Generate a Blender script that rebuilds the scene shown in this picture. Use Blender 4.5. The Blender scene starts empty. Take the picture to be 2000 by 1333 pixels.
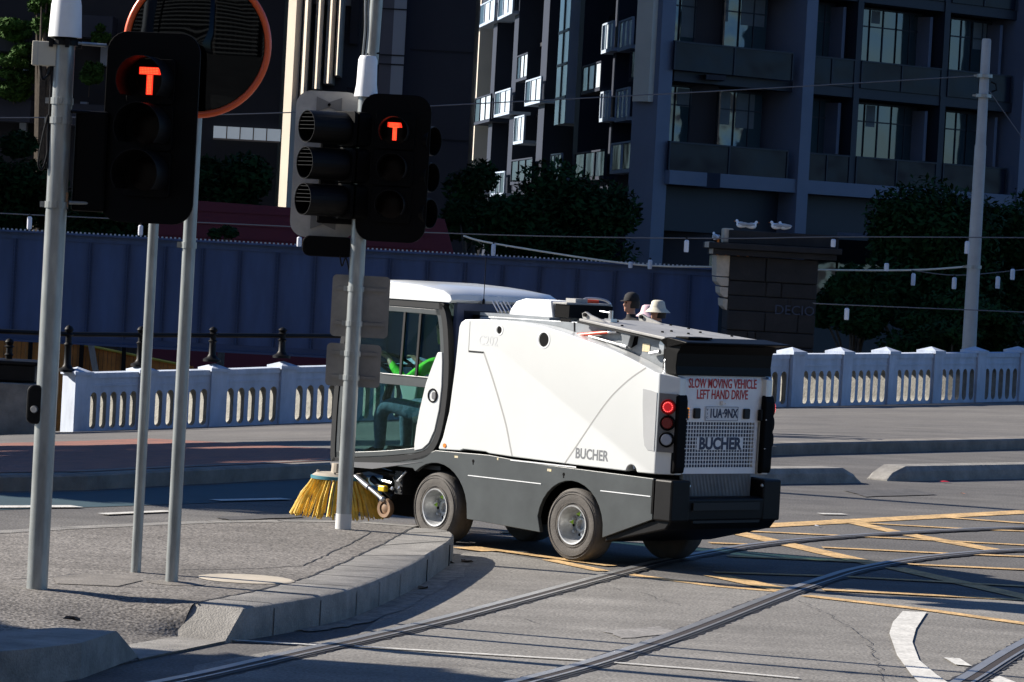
import bpy, bmesh, math, random
import numpy as np
from mathutils import Vector, Matrix
random.seed(7)
R_ = math.radians
SC = bpy.context.scene
COL = SC.collection

# ---------------------------------------------------------------- camera
FPX = 7500.0; EYE = 2.5; ROLL = R_(3.1)
PITCH = math.atan((666.5-477)*math.cos(ROLL)/FPX)
_r0 = Vector((1, 0, 0)); _u0 = Vector((0, math.sin(PITCH), math.cos(PITCH))); _f = Vector((0, math.cos(PITCH), -math.sin(PITCH)))
_R = math.cos(ROLL)*_r0 + math.sin(ROLL)*_u0
_U = math.cos(ROLL)*_u0 - math.sin(ROLL)*_r0
_C = Vector((0, 0, EYE))
cd = bpy.data.cameras.new('camera'); cam = bpy.data.objects.new('camera', cd); COL.objects.link(cam)
m = Matrix.Identity(4)
for i in range(3):
    m[i][0] = _R[i]; m[i][1] = _U[i]; m[i][2] = -_f[i]; m[i][3] = _C[i]
cam.matrix_world = m
cd.sensor_width = 36; cd.sensor_fit = 'HORIZONTAL'; cd.lens = 36*FPX/2000
cd.clip_start = 0.5; cd.clip_end = 3000
SC.camera = cam

# ---------------------------------------------------------------- light
SUN_EL = 28.0
SUN_H = Vector((-math.cos(R_(17)), math.sin(R_(17)), 0))      # horizontal direction towards the sun
sdir = (SUN_H*math.cos(R_(SUN_EL)) + Vector((0, 0, math.sin(R_(SUN_EL))))).normalized()
w = bpy.data.worlds.new('World'); SC.world = w; w.use_nodes = True
nt = w.node_tree; bg = nt.nodes['Background']
sky = nt.nodes.new('ShaderNodeTexSky'); sky.sky_type = 'NISHITA'; sky.sun_disc = False
sky.sun_elevation = R_(SUN_EL); sky.sun_rotation = math.atan2(sdir.x, sdir.y)
sky.altitude = 20; sky.air_density = 1.0; sky.dust_density = 0.4; sky.ozone_density = 1.5
tint = nt.nodes.new('ShaderNodeVectorMath'); tint.operation = 'MULTIPLY'; tint.inputs[1].default_value = (0.52, 0.80, 1.22)   # cool white balance of the shade
nt.links.new(sky.outputs[0], tint.inputs[0]); nt.links.new(tint.outputs[0], bg.inputs[0]); bg.inputs[1].default_value = 0.05
sl = bpy.data.lights.new('sun', 'SUN'); sl.energy = 5.0; sl.angle = R_(0.5); sl.color = (1.0, 0.92, 0.82)
so = bpy.data.objects.new('sun', sl); COL.objects.link(so)
so.rotation_euler = sdir.to_track_quat('Z', 'Y').to_euler()
SC.view_settings.view_transform = 'Standard'; SC.view_settings.look = 'None'
SC.view_settings.exposure = 1.15; SC.view_settings.gamma = 1.0
SC.cycles.max_bounces = 8; SC.cycles.transparent_max_bounces = 12

# ---------------------------------------------------------------- survey helpers: points of the place
def ray(x, y): return _f + _R*((x-1000)/FPX) + _U*((666.5-y)/FPX)
def G(x, y, z=0.0):
    d = ray(x, y); return _C + d*((z-EYE)/d.z)
def D(x, y, Y):
    d = ray(x, y); return _C + d*(Y/d.y)

# ---------------------------------------------------------------- materials
MAT = {}
def mat(name, col, rough=0.6, metal=0.0, var=0.0, vscale=5.0, bump=0.0, bscale=60.0, spec=0.5, col2=None, emit=None, es=0.0, coat=0.0, speck=0.0, sscale=90.0, stretch=None):
    if name in MAT: return MAT[name]
    mm = bpy.data.materials.new(name); mm.use_nodes = True
    n = mm.node_tree.nodes; l = mm.node_tree.links; b = n['Principled BSDF']
    b.inputs['Base Color'].default_value = (*col, 1); b.inputs['Roughness'].default_value = rough
    b.inputs['Metallic'].default_value = metal; b.inputs['Specular IOR Level'].default_value = spec
    b.inputs['Coat Weight'].default_value = coat
    if emit:
        b.inputs['Emission Color'].default_value = (*emit, 1); b.inputs['Emission Strength'].default_value = es
    tc = n.new('ShaderNodeTexCoord'); src = tc.outputs['Object']
    if stretch:
        mp = n.new('ShaderNodeMapping'); mp.inputs['Scale'].default_value = stretch; l.new(src, mp.inputs[0]); src = mp.outputs[0]
    out = None
    if var > 0:
        no = n.new('ShaderNodeTexNoise'); no.inputs['Scale'].default_value = vscale; no.inputs['Detail'].default_value = 8; no.inputs['Roughness'].default_value = 0.65
        l.new(src, no.inputs['Vector'])
        cr = n.new('ShaderNodeValToRGB'); cr.color_ramp.elements[0].position = 0.33; cr.color_ramp.elements[1].position = 0.67
        c2 = col2 or tuple(min(1, c*(1+var)) for c in col)
        cr.color_ramp.elements[0].color = (*[c*(1-var) for c in col], 1); cr.color_ramp.elements[1].color = (*c2, 1)
        l.new(no.outputs[0], cr.inputs[0]); out = cr.outputs[0]
    if speck > 0:
        s2 = n.new('ShaderNodeTexNoise'); s2.inputs['Scale'].default_value = sscale; s2.inputs['Detail'].default_value = 3
        l.new(src, s2.inputs['Vector'])
        mr = n.new('ShaderNodeMapRange'); mr.inputs[1].default_value = 0.3; mr.inputs[2].default_value = 0.7
        mr.inputs[3].default_value = 1-speck; mr.inputs[4].default_value = 1+speck
        l.new(s2.outputs[0], mr.inputs[0])
        mx = n.new('ShaderNodeVectorMath'); mx.operation = 'MULTIPLY'
        if out: l.new(out, mx.inputs[0])
        else: mx.inputs[0].default_value = col
        l.new(mr.outputs[0], mx.inputs[1]); out = mx.outputs[0]
    if out: l.new(out, b.inputs['Base Color'])
    if bump > 0:
        n2 = n.new('ShaderNodeTexNoise'); n2.inputs['Scale'].default_value = bscale; n2.inputs['Detail'].default_value = 4
        l.new(src, n2.inputs['Vector'])
        bp = n.new('ShaderNodeBump'); bp.inputs['Strength'].default_value = bump; bp.inputs['Distance'].default_value = 0.02
        l.new(n2.outputs[0], bp.inputs['Height']); l.new(bp.outputs[0], b.inputs['Normal'])
    MAT[name] = mm
    return mm

def glass_mat(name, tint, gloss=0.08):
    mm = bpy.data.materials.new(name); mm.use_nodes = True
    n = mm.node_tree.nodes; l = mm.node_tree.links; n.clear()
    o = n.new('ShaderNodeOutputMaterial'); t = n.new('ShaderNodeBsdfTransparent'); g = n.new('ShaderNodeBsdfGlossy'); mx = n.new('ShaderNodeMixShader'); fr = n.new('ShaderNodeFresnel')
    t.inputs[0].default_value = (*tint, 1); g.inputs['Roughness'].default_value = 0.02; fr.inputs[0].default_value = 1.45
    ge = n.new('ShaderNodeNewGeometry'); su = n.new('ShaderNodeMath'); su.operation = 'SUBTRACT'; su.inputs[0].default_value = 1.0; l.new(ge.outputs['Backfacing'], su.inputs[1])
    mu = n.new('ShaderNodeMath'); mu.operation = 'MULTIPLY'; l.new(fr.outputs[0], mu.inputs[0]); l.new(su.outputs[0], mu.inputs[1])
    l.new(mu.outputs[0], mx.inputs[0]); l.new(t.outputs[0], mx.inputs[1]); l.new(g.outputs[0], mx.inputs[2]); l.new(mx.outputs[0], o.inputs[0])
    return mm

def window_mat(name, col, wave=0.25, wsc=0.8, rough=0.06):
    mm = bpy.data.materials.new(name); mm.use_nodes = True
    n = mm.node_tree.nodes; l = mm.node_tree.links; b = n['Principled BSDF']
    b.inputs['Base Color'].default_value = (*col, 1); b.inputs['Roughness'].default_value = rough
    b.inputs['Specular IOR Level'].default_value = 0.9 if rough < 0.2 else 0.12
    tc = n.new('ShaderNodeTexCoord'); no = n.new('ShaderNodeTexNoise'); no.inputs['Scale'].default_value = wsc; no.inputs['Detail'].default_value = 1.5
    l.new(tc.outputs['Object'], no.inputs['Vector'])
    bp = n.new('ShaderNodeBump'); bp.inputs['Strength'].default_value = wave; bp.inputs['Distance'].default_value = 0.1
    l.new(no.outputs[0], bp.inputs['Height']); l.new(bp.outputs[0], b.inputs['Normal'])
    return mm

def road_mat(name, c1, c2, sc=0.25, speck=0.3, ss=70, bump=0.5, patch=None):
    mm = bpy.data.materials.new(name); mm.use_nodes = True
    n = mm.node_tree.nodes; l = mm.node_tree.links; b = n['Principled BSDF']; b.inputs['Roughness'].default_value = 0.85; b.inputs['Specular IOR Level'].default_value = 0.25
    tc = n.new('ShaderNodeTexCoord'); src = tc.outputs['Object']
    def noise(s, d=6, vec=src, r=0.6):
        x = n.new('ShaderNodeTexNoise'); x.inputs['Scale'].default_value = s; x.inputs['Detail'].default_value = d; x.inputs['Roughness'].default_value = r; l.new(vec, x.inputs['Vector']); return x.outputs[0]
    def ramp(v, a, bb, p0=0.35, p1=0.65):
        x = n.new('ShaderNodeValToRGB'); x.color_ramp.elements[0].position = p0; x.color_ramp.elements[1].position = p1
        x.color_ramp.elements[0].color = (*a, 1); x.color_ramp.elements[1].color = (*bb, 1); l.new(v, x.inputs[0]); return x.outputs[0]
    base = ramp(noise(sc, 8), c1, c2)
    mp = n.new('ShaderNodeMapping'); mp.inputs['Scale'].default_value = (0.35, 2.2, 1); mp.inputs['Rotation'].default_value = (0, 0, 0.5); l.new(src, mp.inputs[0])
    st = ramp(noise(1.0, 6, mp.outputs[0]), (0.86,)*3, (1.12,)*3)
    sp = ramp(noise(ss, 2), (1-speck,)*3, (1+speck,)*3, 0.3, 0.7)
    vo = n.new('ShaderNodeTexVoronoi'); vo.inputs['Scale'].default_value = ss*0.9; l.new(src, vo.inputs['Vector'])
    st2 = ramp(noise(2.3, 5), (0.90,)*3, (1.08,)*3)
    cur = base
    for o in (st, sp, st2):
        mu = n.new('ShaderNodeVectorMath'); mu.operation = 'MULTIPLY'; l.new(cur, mu.inputs[0]); l.new(o, mu.inputs[1]); cur = mu.outputs[0]
    l.new(cur, b.inputs['Base Color'])
    bp = n.new('ShaderNodeBump'); bp.inputs['Strength'].default_value = bump; bp.inputs['Distance'].default_value = 0.01
    l.new(vo.outputs['Distance'], bp.inputs['Height']); l.new(bp.outputs[0], b.inputs['Normal'])
    return mm

M = {}
M['asphalt'] = road_mat('asphalt', (0.085, 0.082, 0.08), (0.13, 0.124, 0.115), 0.22, 0.45, 48, 0.25)
M['asphalt_tram'] = road_mat('asphalt_tram', (0.155, 0.147, 0.134), (0.205, 0.196, 0.178), 0.4, 0.4, 50, 0.25)
M['asphalt_island'] = road_mat('asphalt_island', (0.125, 0.115, 0.103), (0.185, 0.172, 0.155), 0.5, 0.75, 48, 0.3)
M['asphalt_path'] = road_mat('asphalt_path', (0.11, 0.105, 0.10), (0.15, 0.142, 0.13), 0.3, 0.3, 40, 0.2)
M['concrete'] = mat('concrete', (0.21, 0.20, 0.18), 0.8, var=0.3, vscale=4, bump=0.35, bscale=80, speck=0.12, sscale=60)
M['conc_dirty'] = mat('concrete_dirty', (0.17, 0.155, 0.135), 0.85, var=0.35, vscale=2.5, bump=0.3, bscale=50)
M['parapet'] = mat('parapet_shade_paint', (0.40, 0.45, 0.53), 0.75, var=0.16, vscale=4.5, stretch=(1, 1, 0.3), bump=0.15, bscale=40)  # white paint with the blue of the shade mixed into its colour
M['galv'] = mat('galvanised_steel', (0.27, 0.285, 0.28), 0.36, 0.45, var=0.22, vscale=7, speck=0.12, sscale=25, stretch=(1, 1, 0.25))
M['black'] = mat('matt_black', (0.0015, 0.0015, 0.002), 0.6, spec=0.08)
M['blackplastic'] = mat('black_plastic', (0.0035, 0.0035, 0.004), 0.5, var=0.3, vscale=8, spec=0.18)
M['rubber_trim'] = mat('rubber_trim', (0.010, 0.011, 0.012), 0.55, spec=0.3)
M['white'] = mat('white_paint', (0.62, 0.64, 0.63), 0.28, var=0.02, vscale=2, coat=0.4)
M['white_sat'] = mat('white_satin', (0.72, 0.74, 0.75), 0.5, var=0.05, vscale=6)
M['greymetal'] = mat('grey_hopper_metal', (0.20, 0.22, 0.235), 0.5, 0.2, var=0.18, vscale=5)
M['lid'] = mat('grey_lid_paint', (0.30, 0.30, 0.29), 0.6, var=0.15, vscale=4, speck=0.08, sscale=30)
M['skirt'] = mat('dark_grey_skirt', (0.052, 0.059, 0.06), 0.42, 0.1, var=0.2, vscale=3)
M['alu'] = mat('aluminium_plate', (0.20, 0.195, 0.19), 0.5, 0.5, var=0.15, vscale=6)
M['chrome'] = mat('bare_metal', (0.55, 0.56, 0.57), 0.3, 0.8, var=0.15, vscale=10)
M['seam'] = mat('panel_gap', (0.32, 0.32, 0.31), 0.6)
M['podgrey'] = mat('lamp_pod_grey', (0.36, 0.37, 0.375), 0.45, var=0.05)
M['podgrey2'] = mat('lamp_pod_dark', (0.13, 0.13, 0.135), 0.45, var=0.05)
M['tyre'] = mat('tyre_rubber', (0.075, 0.068, 0.06), 0.8, var=0.25, vscale=9, bump=0.2, bscale=90)
M['rim'] = mat('wheel_rim_paint', (0.42, 0.43, 0.43), 0.4, 0.3, var=0.25, vscale=14)
M['lime'] = mat('lime_indicator', (0.35, 0.6, 0.03), 0.5)
M['red_lit'] = mat('tail_lamp_lit', (0.6, 0.01, 0.02), 0.3, emit=(1, 0.02, 0.03), es=0.12)
M['led'] = mat('led_dots', (0.9, 0.2, 0.2), 0.3, emit=(1, 0.12, 0.1), es=0.9)
M['red_off'] = mat('tail_lamp_dark', (0.16, 0.012, 0.012), 0.2)
M['clear'] = mat('clear_lamp', (0.3, 0.32, 0.36), 0.15)
M['amber'] = mat('amber_lamp', (0.8, 0.25, 0.02), 0.3, emit=(1, 0.35, 0.02), es=0.25)
M['orange'] = mat('orange_marker', (0.8, 0.22, 0.02), 0.4)
M['tred'] = mat('signal_red_led', (0.9, 0.1, 0.05), 0.4, emit=(1.0, 0.03, 0.012), es=0.62)
M['tred2'] = mat('signal_red_hot', (1, 0.4, 0.2), 0.4, emit=(1.0, 0.14, 0.04), es=0.8)
M['txt_red'] = mat('lettering_red', (0.42, 0.015, 0.02), 0.6)
M['txt_grey'] = mat('lettering_grey', (0.16, 0.17, 0.18), 0.5)
M['txt_pale'] = mat('lettering_pale_grey', (0.55, 0.57, 0.58), 0.5)
M['txt_navy'] = mat('lettering_navy', (0.02, 0.03, 0.07), 0.5)
M['plate'] = mat('plate_white', (0.6, 0.61, 0.63), 0.4)
M['sticker'] = mat('sticker', (0.6, 0.58, 0.5), 0.5, var=0.3, vscale=60, col2=(0.75, 0.6, 0.3))
M['yellow_bristle'] = mat('yellow_bristle', (0.72, 0.48, 0.06), 0.55, var=0.3, vscale=12)
M['teal_ring'] = mat('teal_brush_ring', (0.03, 0.16, 0.20), 0.5)
M['dust'] = mat('dusty_plate', (0.33, 0.29, 0.23), 0.8, var=0.15)
M['brown'] = mat('rusty_caster', (0.22, 0.13, 0.07), 0.7, var=0.3, vscale=20)
M['redhose'] = mat('red_hose', (0.6, 0.06, 0.02), 0.4)
M['cabglass'] = glass_mat('cab_glass', (0.66, 0.80, 0.79))
M['interior'] = mat('cab_interior_pale', (0.34, 0.40, 0.38), 0.7)
M['seatfab'] = mat('seat_fabric', (0.03, 0.035, 0.04), 0.9)
M['hivis'] = mat('hi_vis_green', (0.16, 0.85, 0.03), 0.8, bump=0.3, bscale=25)
M['denim'] = mat('denim', (0.08, 0.12, 0.18), 0.9, var=0.3, vscale=25, bump=0.5, bscale=18)
M['skin'] = mat('skin', (0.42, 0.22, 0.15), 0.6, var=0.12, vscale=20)
M['hair'] = mat('dark_hair', (0.015, 0.012, 0.01), 0.7)
M['blackcloth'] = mat('black_cloth', (0.01, 0.01, 0.012), 0.9)
M['beigecloth'] = mat('beige_cloth', (0.55, 0.52, 0.42), 0.9, var=0.08, vscale=30)
M['pink'] = mat('pink_cloth', (0.62, 0.42, 0.46), 0.8)
M['girder'] = mat('girder_blue', (0.034, 0.065, 0.15), 0.6, var=0.18, vscale=2.5, speck=0.06, sscale=6, stretch=(1, 1, 0.2))
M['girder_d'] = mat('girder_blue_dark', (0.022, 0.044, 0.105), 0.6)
M['bolt'] = mat('sunlit_bolt_heads', (0.5, 0.5, 0.5), 0.5)  # pale for the sun on the top row of heads
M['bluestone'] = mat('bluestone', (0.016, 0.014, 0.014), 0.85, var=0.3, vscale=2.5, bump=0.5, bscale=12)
M['bluestone_lit'] = mat('sunlit_stone', (0.48, 0.40, 0.31), 0.85, var=0.2, vscale=4, bump=0.4, bscale=14)  # pale copy of the bluestone, sunlight put into its colour
M['redboard'] = mat('red_hoarding', (0.13, 0.010, 0.018), 0.7, var=0.1, vscale=0.4)
M['orangeboard'] = mat('orange_boards', (0.55, 0.19, 0.03), 0.7, var=0.35, vscale=1.5)
M['yellowpaint'] = mat('yellow_box_paint', (0.46, 0.30, 0.13), 0.85, var=0.38, vscale=5.0, speck=0.25, sscale=40)
M['whitepaint'] = mat('white_road_paint', (0.50, 0.49, 0.45), 0.8, var=0.15, vscale=5, speck=0.2, sscale=40)
M['greenlane'] = mat('green_lane_paint', (0.016, 0.048, 0.062), 0.8, var=0.15, vscale=1)
M['steelrail'] = mat('rail_steel', (0.36, 0.36, 0.35), 0.38, 0.6, var=0.12, vscale=3)
M['groove'] = mat('rail_groove', (0.025, 0.018, 0.015), 0.8)
M['tar'] = mat('tar_joint', (0.018, 0.018, 0.02), 0.7)
M['cover'] = mat('cover_plate', (0.42, 0.37, 0.29), 0.8, var=0.12, vscale=4)
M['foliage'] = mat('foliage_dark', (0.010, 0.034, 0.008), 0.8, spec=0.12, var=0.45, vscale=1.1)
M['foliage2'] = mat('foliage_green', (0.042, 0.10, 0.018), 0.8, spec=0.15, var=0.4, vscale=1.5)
M['bark'] = mat('bark', (0.10, 0.08, 0.06), 0.9, var=0.3, vscale=6)
M['gull'] = mat('gull_white', (0.8, 0.8, 0.8), 0.8)
M['gullgrey'] = mat('gull_grey', (0.35, 0.36, 0.38), 0.8)
M['lantern'] = mat('lantern_white', (0.6, 0.62, 0.68), 0.6)
M['wire'] = mat('wire_dark', (0.12, 0.12, 0.13), 0.6)
M['cable_pale'] = mat('cable_pale', (0.75, 0.7, 0.58), 0.6)
M['tramring'] = mat('mirror_rim_orange', (0.75, 0.10, 0.02), 0.35)
M['mirror'] = mat('mirror_glass', (0.016, 0.018, 0.02), 0.04, 1.0)
M['bldg_frame'] = mat('building_grey_frame', (0.13, 0.145, 0.19), 0.7, var=0.08, vscale=0.5)
M['bldg_dark'] = mat('building_dark_panel', (0.010, 0.012, 0.020), 0.6, var=0.2, vscale=0.4)
M['bldg_slate'] = mat('building_slate_wall', (0.030, 0.038, 0.062), 0.7, var=0.12, vscale=0.2)
M['bldg_light'] = mat('building_pale_strip', (0.35, 0.42, 0.52), 0.5)
M['cream'] = mat('cream_render', (0.55, 0.49, 0.40), 0.8, var=0.06, vscale=0.6)
M['taupe'] = mat('taupe_render', (0.30, 0.25, 0.21), 0.8, var=0.08, vscale=0.6)
M['win'] = window_mat('window_glass', (0.02, 0.035, 0.04), 0.35, 0.55)
M['win2'] = window_mat('window_glass_rippled', (0.03, 0.05, 0.055), 0.8, 0.9)
M['winbal'] = window_mat('balcony_glass', (0.010, 0.014, 0.024), 0.6, 0.8, 0.21)
M['winbright'] = mat('sky_reflection_panel', (0.55, 0.62, 0.68), 0.25)  # sky reflection of the panes put into the base colour
M['warm'] = mat('glowing_curtain', (0.25, 0.10, 0.03), 0.8, emit=(1, 0.35, 0.08), es=0.03)  # glow put into the curtains for the warm window light
M['white_render'] = mat('white_render', (0.62, 0.6, 0.54), 0.7, var=0.05, vscale=0.5)
M['junction'] = mat('junction_box_cream', (0.50, 0.47, 0.38), 0.5, var=0.06)
M['ground'] = mat('earth_bank', (0.05, 0.05, 0.045), 0.9, var=0.3, vscale=0.3)
M['leaf'] = mat('dry_leaf', (0.07, 0.04, 0.02), 0.8, var=0.3, vscale=30)

def brick_mat():
    mm = bpy.data.materials.new('brick_paving'); mm.use_nodes = True
    n = mm.node_tree.nodes; l = mm.node_tree.links; b = n['Principled BSDF']; b.inputs['Roughness'].default_value = 0.85
    tc = n.new('ShaderNodeTexCoord'); mp = n.new('ShaderNodeMapping'); mp.inputs['Rotation'].default_value = (0, 0, 0.3); l.new(tc.outputs['Object'], mp.inputs[0])
    br = n.new('ShaderNodeTexBrick'); br.inputs['Scale'].default_value = 1.0; br.inputs['Brick Width'].default_value = 0.24; br.inputs['Row Height'].default_value = 0.12; br.inputs['Mortar Size'].default_value = 0.01
    br.inputs['Color1'].default_value = (0.30, 0.11, 0.07, 1); br.inputs['Color2'].default_value = (0.16, 0.07, 0.055, 1); br.inputs['Mortar'].default_value = (0.07, 0.06, 0.05, 1)
    l.new(mp.outputs[0], br.inputs[0]); l.new(br.outputs[0], b.inputs['Base Color'])
    return mm
M['brick'] = brick_mat()

# ---------------------------------------------------------------- mesh builder
class MB:
    def __init__(s): s.v = []; s.f = []; s.mi = []
    def add(s, vs, fs, mi=0):
        b = len(s.v); s.v += [tuple(x) for x in vs]; s.f += [tuple(b+i for i in f) for f in fs]; s.mi += [mi]*len(fs); return s
    def box(s, x0, x1, y0, y1, z0, z1, mi=0):
        if x0 > x1: x0, x1 = x1, x0
        if y0 > y1: y0, y1 = y1, y0
        if z0 > z1: z0, z1 = z1, z0
        vs = [(x0,y0,z0),(x1,y0,z0),(x1,y1,z0),(x0,y1,z0),(x0,y0,z1),(x1,y0,z1),(x1,y1,z1),(x0,y1,z1)]
        return s.add(vs, [(3,2,1,0),(4,5,6,7),(0,1,5,4),(1,2,6,5),(2,3,7,6),(3,0,4,7)], mi)
    def obox(s, c, ax, ay, hz0, hz1, mi=0):   # box: centre c(xy), half axes vectors ax, ay (xy)
        c = Vector(c); ax = Vector(ax); ay = Vector(ay); p = [c-ax-ay, c+ax-ay, c+ax+ay, c-ax+ay]
        vs = [(q.x, q.y, hz0) for q in p]+[(q.x, q.y, hz1) for q in p]
        return s.add(vs, [(3,2,1,0),(4,5,6,7),(0,1,5,4),(1,2,6,5),(2,3,7,6),(3,0,4,7)], mi)
    def prism(s, pts, d, mi=0):   # pts: list of 3-vectors (planar loop), d: extrusion vector
        d = Vector(d); n = len(pts); a = [Vector(p) for p in pts]
        nv = Vector((0, 0, 0))
        for i in range(n): nv += a[i].cross(a[(i+1) % n])
        if nv.dot(d) > 0: a.reverse()
        vs = a+[p+d for p in a]
        fs = [tuple(range(n)), tuple(range(2*n-1, n-1, -1))]+[((i+1) % n, i, n+i, n+(i+1) % n) for i in range(n)]
        return s.add(vs, fs, mi)
    def tube(s, path, rad, seg=10, mi=0, caps=True, closed=False):
        P = [Vector(p) for p in path]; n = len(P)
        rr = rad if isinstance(rad, (list, tuple)) else [rad]*n
        vs = []; up = None
        for i in range(n):
            if closed: t = P[(i+1) % n]-P[i-1]
            else: t = P[min(i+1, n-1)]-P[max(i-1, 0)]
            t.normalize()
            if up is None:
                up = Vector((0, 0, 1)) if abs(t.z) < 0.9 else Vector((1, 0, 0))
            a = t.cross(up); 
            if a.length < 1e-4: a = t.cross(Vector((0, 1, 0)))
            a.normalize(); b = a.cross(t).normalized(); up = b
            for k in range(seg):
                an = 2*math.pi*k/seg; vs.append(P[i]+(a*math.cos(an)+b*math.sin(an))*rr[i])
        fs = []
        for i in range(n if closed else n-1):
            j = (i+1) % n
            for k in range(seg):
                k2 = (k+1) % seg; fs.append((i*seg+k, i*seg+k2, j*seg+k2, j*seg+k))
        if caps and not closed:
            fs.append(tuple(range(seg-1, -1, -1))); fs.append(tuple((n-1)*seg+k for k in range(seg)))
        return s.add(vs, fs, mi)
    def lathe(s, prof, c=(0,0,0), axis='z', seg=32, mi=0, a0=0, a1=2*math.pi):
        full = abs(a1-a0-2*math.pi) < 1e-6; c = Vector(c); n = len(prof); K = seg if full else seg+1
        vs = []
        for k in range(K):
            an = a0+(a1-a0)*k/seg; ca, sa = math.cos(an), math.sin(an)
            for r, h in prof:
                if axis == 'z': p = Vector((r*ca, r*sa, h))
                elif axis == 'y': p = Vector((r*ca, h, r*sa))
                else: p = Vector((h, r*ca, r*sa))
                vs.append(c+p)
        fs = []
        for k in range(seg):
            k2 = (k+1) % K
            for i in range(n-1): fs.append((k*n+i, k2*n+i, k2*n+i+1, k*n+i+1))
        return s.add(vs, fs, mi)
    def ico(s, c, r, sub=1, mi=0):
        bm = bmesh.new(); bmesh.ops.create_icosphere(bm, subdivisions=sub, radius=1)
        r = (r, r, r) if not hasattr(r, '__len__') else r
        vs = [(c[0]+v.co.x*r[0], c[1]+v.co.y*r[1], c[2]+v.co.z*r[2]) for v in bm.verts]; fs = [tuple(x.index for x in f.verts) for f in bm.faces]; bm.free()
        return s.add(vs, fs, mi)
    def build(s, name, mats, parent=None, bevel=0, seg=2, smooth=False, ang=35, fix=True):
        me = bpy.data.meshes.new(name); me.from_pydata(s.v, [], s.f); me.validate()
        ms = mats if isinstance(mats, (list, tuple)) else [mats]
        for q in ms: me.materials.append(q)
        if len(ms) > 1 and len(me.polygons) == len(s.mi): me.polygons.foreach_set('material_index', s.mi)
        if fix:
            bm = bmesh.new(); bm.from_mesh(me); bmesh.ops.recalc_face_normals(bm, faces=bm.faces); bm.to_mesh(me); bm.free()
        if smooth:
            me.polygons.foreach_set('use_smooth', [True]*len(me.polygons))
            try: me.set_sharp_from_angle(angle=R_(ang))
            except Exception: pass
        o = bpy.data.objects.new(name, me); COL.objects.link(o)
        if parent: o.parent = parent
        if bevel:
            b = o.modifiers.new('bevel', 'BEVEL'); b.width = bevel; b.segments = seg; b.limit_method = 'ANGLE'; b.angle_limit = R_(30); b.harden_normals = False
        return o

def tag(o, label=None, cat=None, group=None, kind=None):
    if label: o['label'] = label
    if cat: o['category'] = cat
    if group: o['group'] = group
    if kind: o['kind'] = kind
    return o
def empty(name, loc=(0, 0, 0), rz=0, label=None, cat=None, group=None):
    o = bpy.data.objects.new(name, None); COL.objects.link(o); o.location = loc; o.rotation_euler = (0, 0, rz)
    return tag(o, label, cat, group)
def copy_tree(o, parent=None):
    c = o.copy(); COL.objects.link(c); c.parent = parent
    for ch in list(o.children): copy_tree(ch, c)
    return c
def text_obj(body, size, mat_, parent, origin, xdir, ydir, name='lettering', width=None, offset=0.0, extrude=0.002, spacing=1.0, align='CENTER'):
    cu = bpy.data.curves.new('t', 'FONT'); cu.body = body; cu.size = size; cu.offset = offset; cu.extrude = extrude; cu.align_x = align; cu.align_y = 'CENTER'; cu.space_character = spacing; cu.resolution_u = 3
    to = bpy.data.objects.new('t', cu); COL.objects.link(to)
    dg = bpy.context.evaluated_depsgraph_get(); me = bpy.data.meshes.new_from_object(to.evaluated_get(dg))
    bpy.data.objects.remove(to)
    xs = [v.co.x for v in me.vertices]; sx = 1.0
    if width: sx = width/(max(xs)-min(xs))
    X = Vector(xdir).normalized(); Y = Vector(ydir).normalized(); Z = X.cross(Y); o0 = Vector(origin)
    for v in me.vertices: v.co = o0+X*v.co.x*sx+Y*v.co.y+Z*v.co.z
    me.materials.clear(); me.materials.append(mat_)
    o = bpy.data.objects.new(name, me); COL.objects.link(o); o.parent = parent
    return o

# ================================================================ GROUND AND ROAD
def sheet(name, pts, mat_, kind='structure', thick=None):
    mb = MB(); n = len(pts)
    if thick: mb.prism([(p[0], p[1], p[2]) for p in pts], (0, 0, -thick))
    else: mb.add(pts, [tuple(range(n))])
    o = mb.build(name, mat_); 
    if not thick:
        if o.data.polygons and o.data.polygons[0].normal.z < 0: o.data.flip_normals()
    return tag(o, kind=kind)
MB().add([(-1500, -1500, -3.2), (1500, -1500, -3.2), (1500, 1500, -3.2), (-1500, 1500, -3.2)], [(0, 1, 2, 3)]).build('ground', M['ground'])['kind'] = 'structure'

# kerb (far side) and parapet lines from the survey
KPX = [(-900, 966), (-300, 963), (0, 961), (170, 958), (289, 951), (430, 944), (578, 936), (800, 924), (1000, 913), (1300, 899), (1541, 889), (2000, 878), (2600, 864)]
KERB = [G(x, y, 0) for x, y in KPX]
PPT = [(-900, -14.0, 56.0, -1.5), (-300, -10.2, 59.5, -1.2)]
def para(x, yb, Dp):
    p = D(x, yb, Dp); return (p.x, p.y, p.z)
PAR = [Vector(p[1:]) for p in PPT]+[Vector(para(x, y, d)) for x, y, d in [(0, 853, 61.0), (145, 848, 62.0), (272, 843, 62.8), (412, 838, 63.6), (547, 832, 64.4), (680, 827, 65.3), (1000, 814, 67.2), (1300, 805, 68.8), (1541, 797, 70.0), (2000, 786, 76.0), (2600, 775, 84.0)]]
# road: big sheet whose far edge is the kerb line
xs = [k.x for k in KERB]
road = MB(); kv = [(-60, KERB[0].y-4, 0)]+[(k.x, k.y+0.02, 0) for k in KERB]+[(60, KERB[-1].y+14, 0)]
vs = []; fs = []
for k in kv: vs.append(k); vs.append((k[0], -70 if abs(k[0]) >= 60 else -70, 0))
for i in range(len(kv)-1): fs.append((2*i, 2*i+1, 2*i+3, 2*i+2))
road.add(vs, fs); o = road.build('road', M['asphalt']); tag(o, kind='structure')
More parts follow.
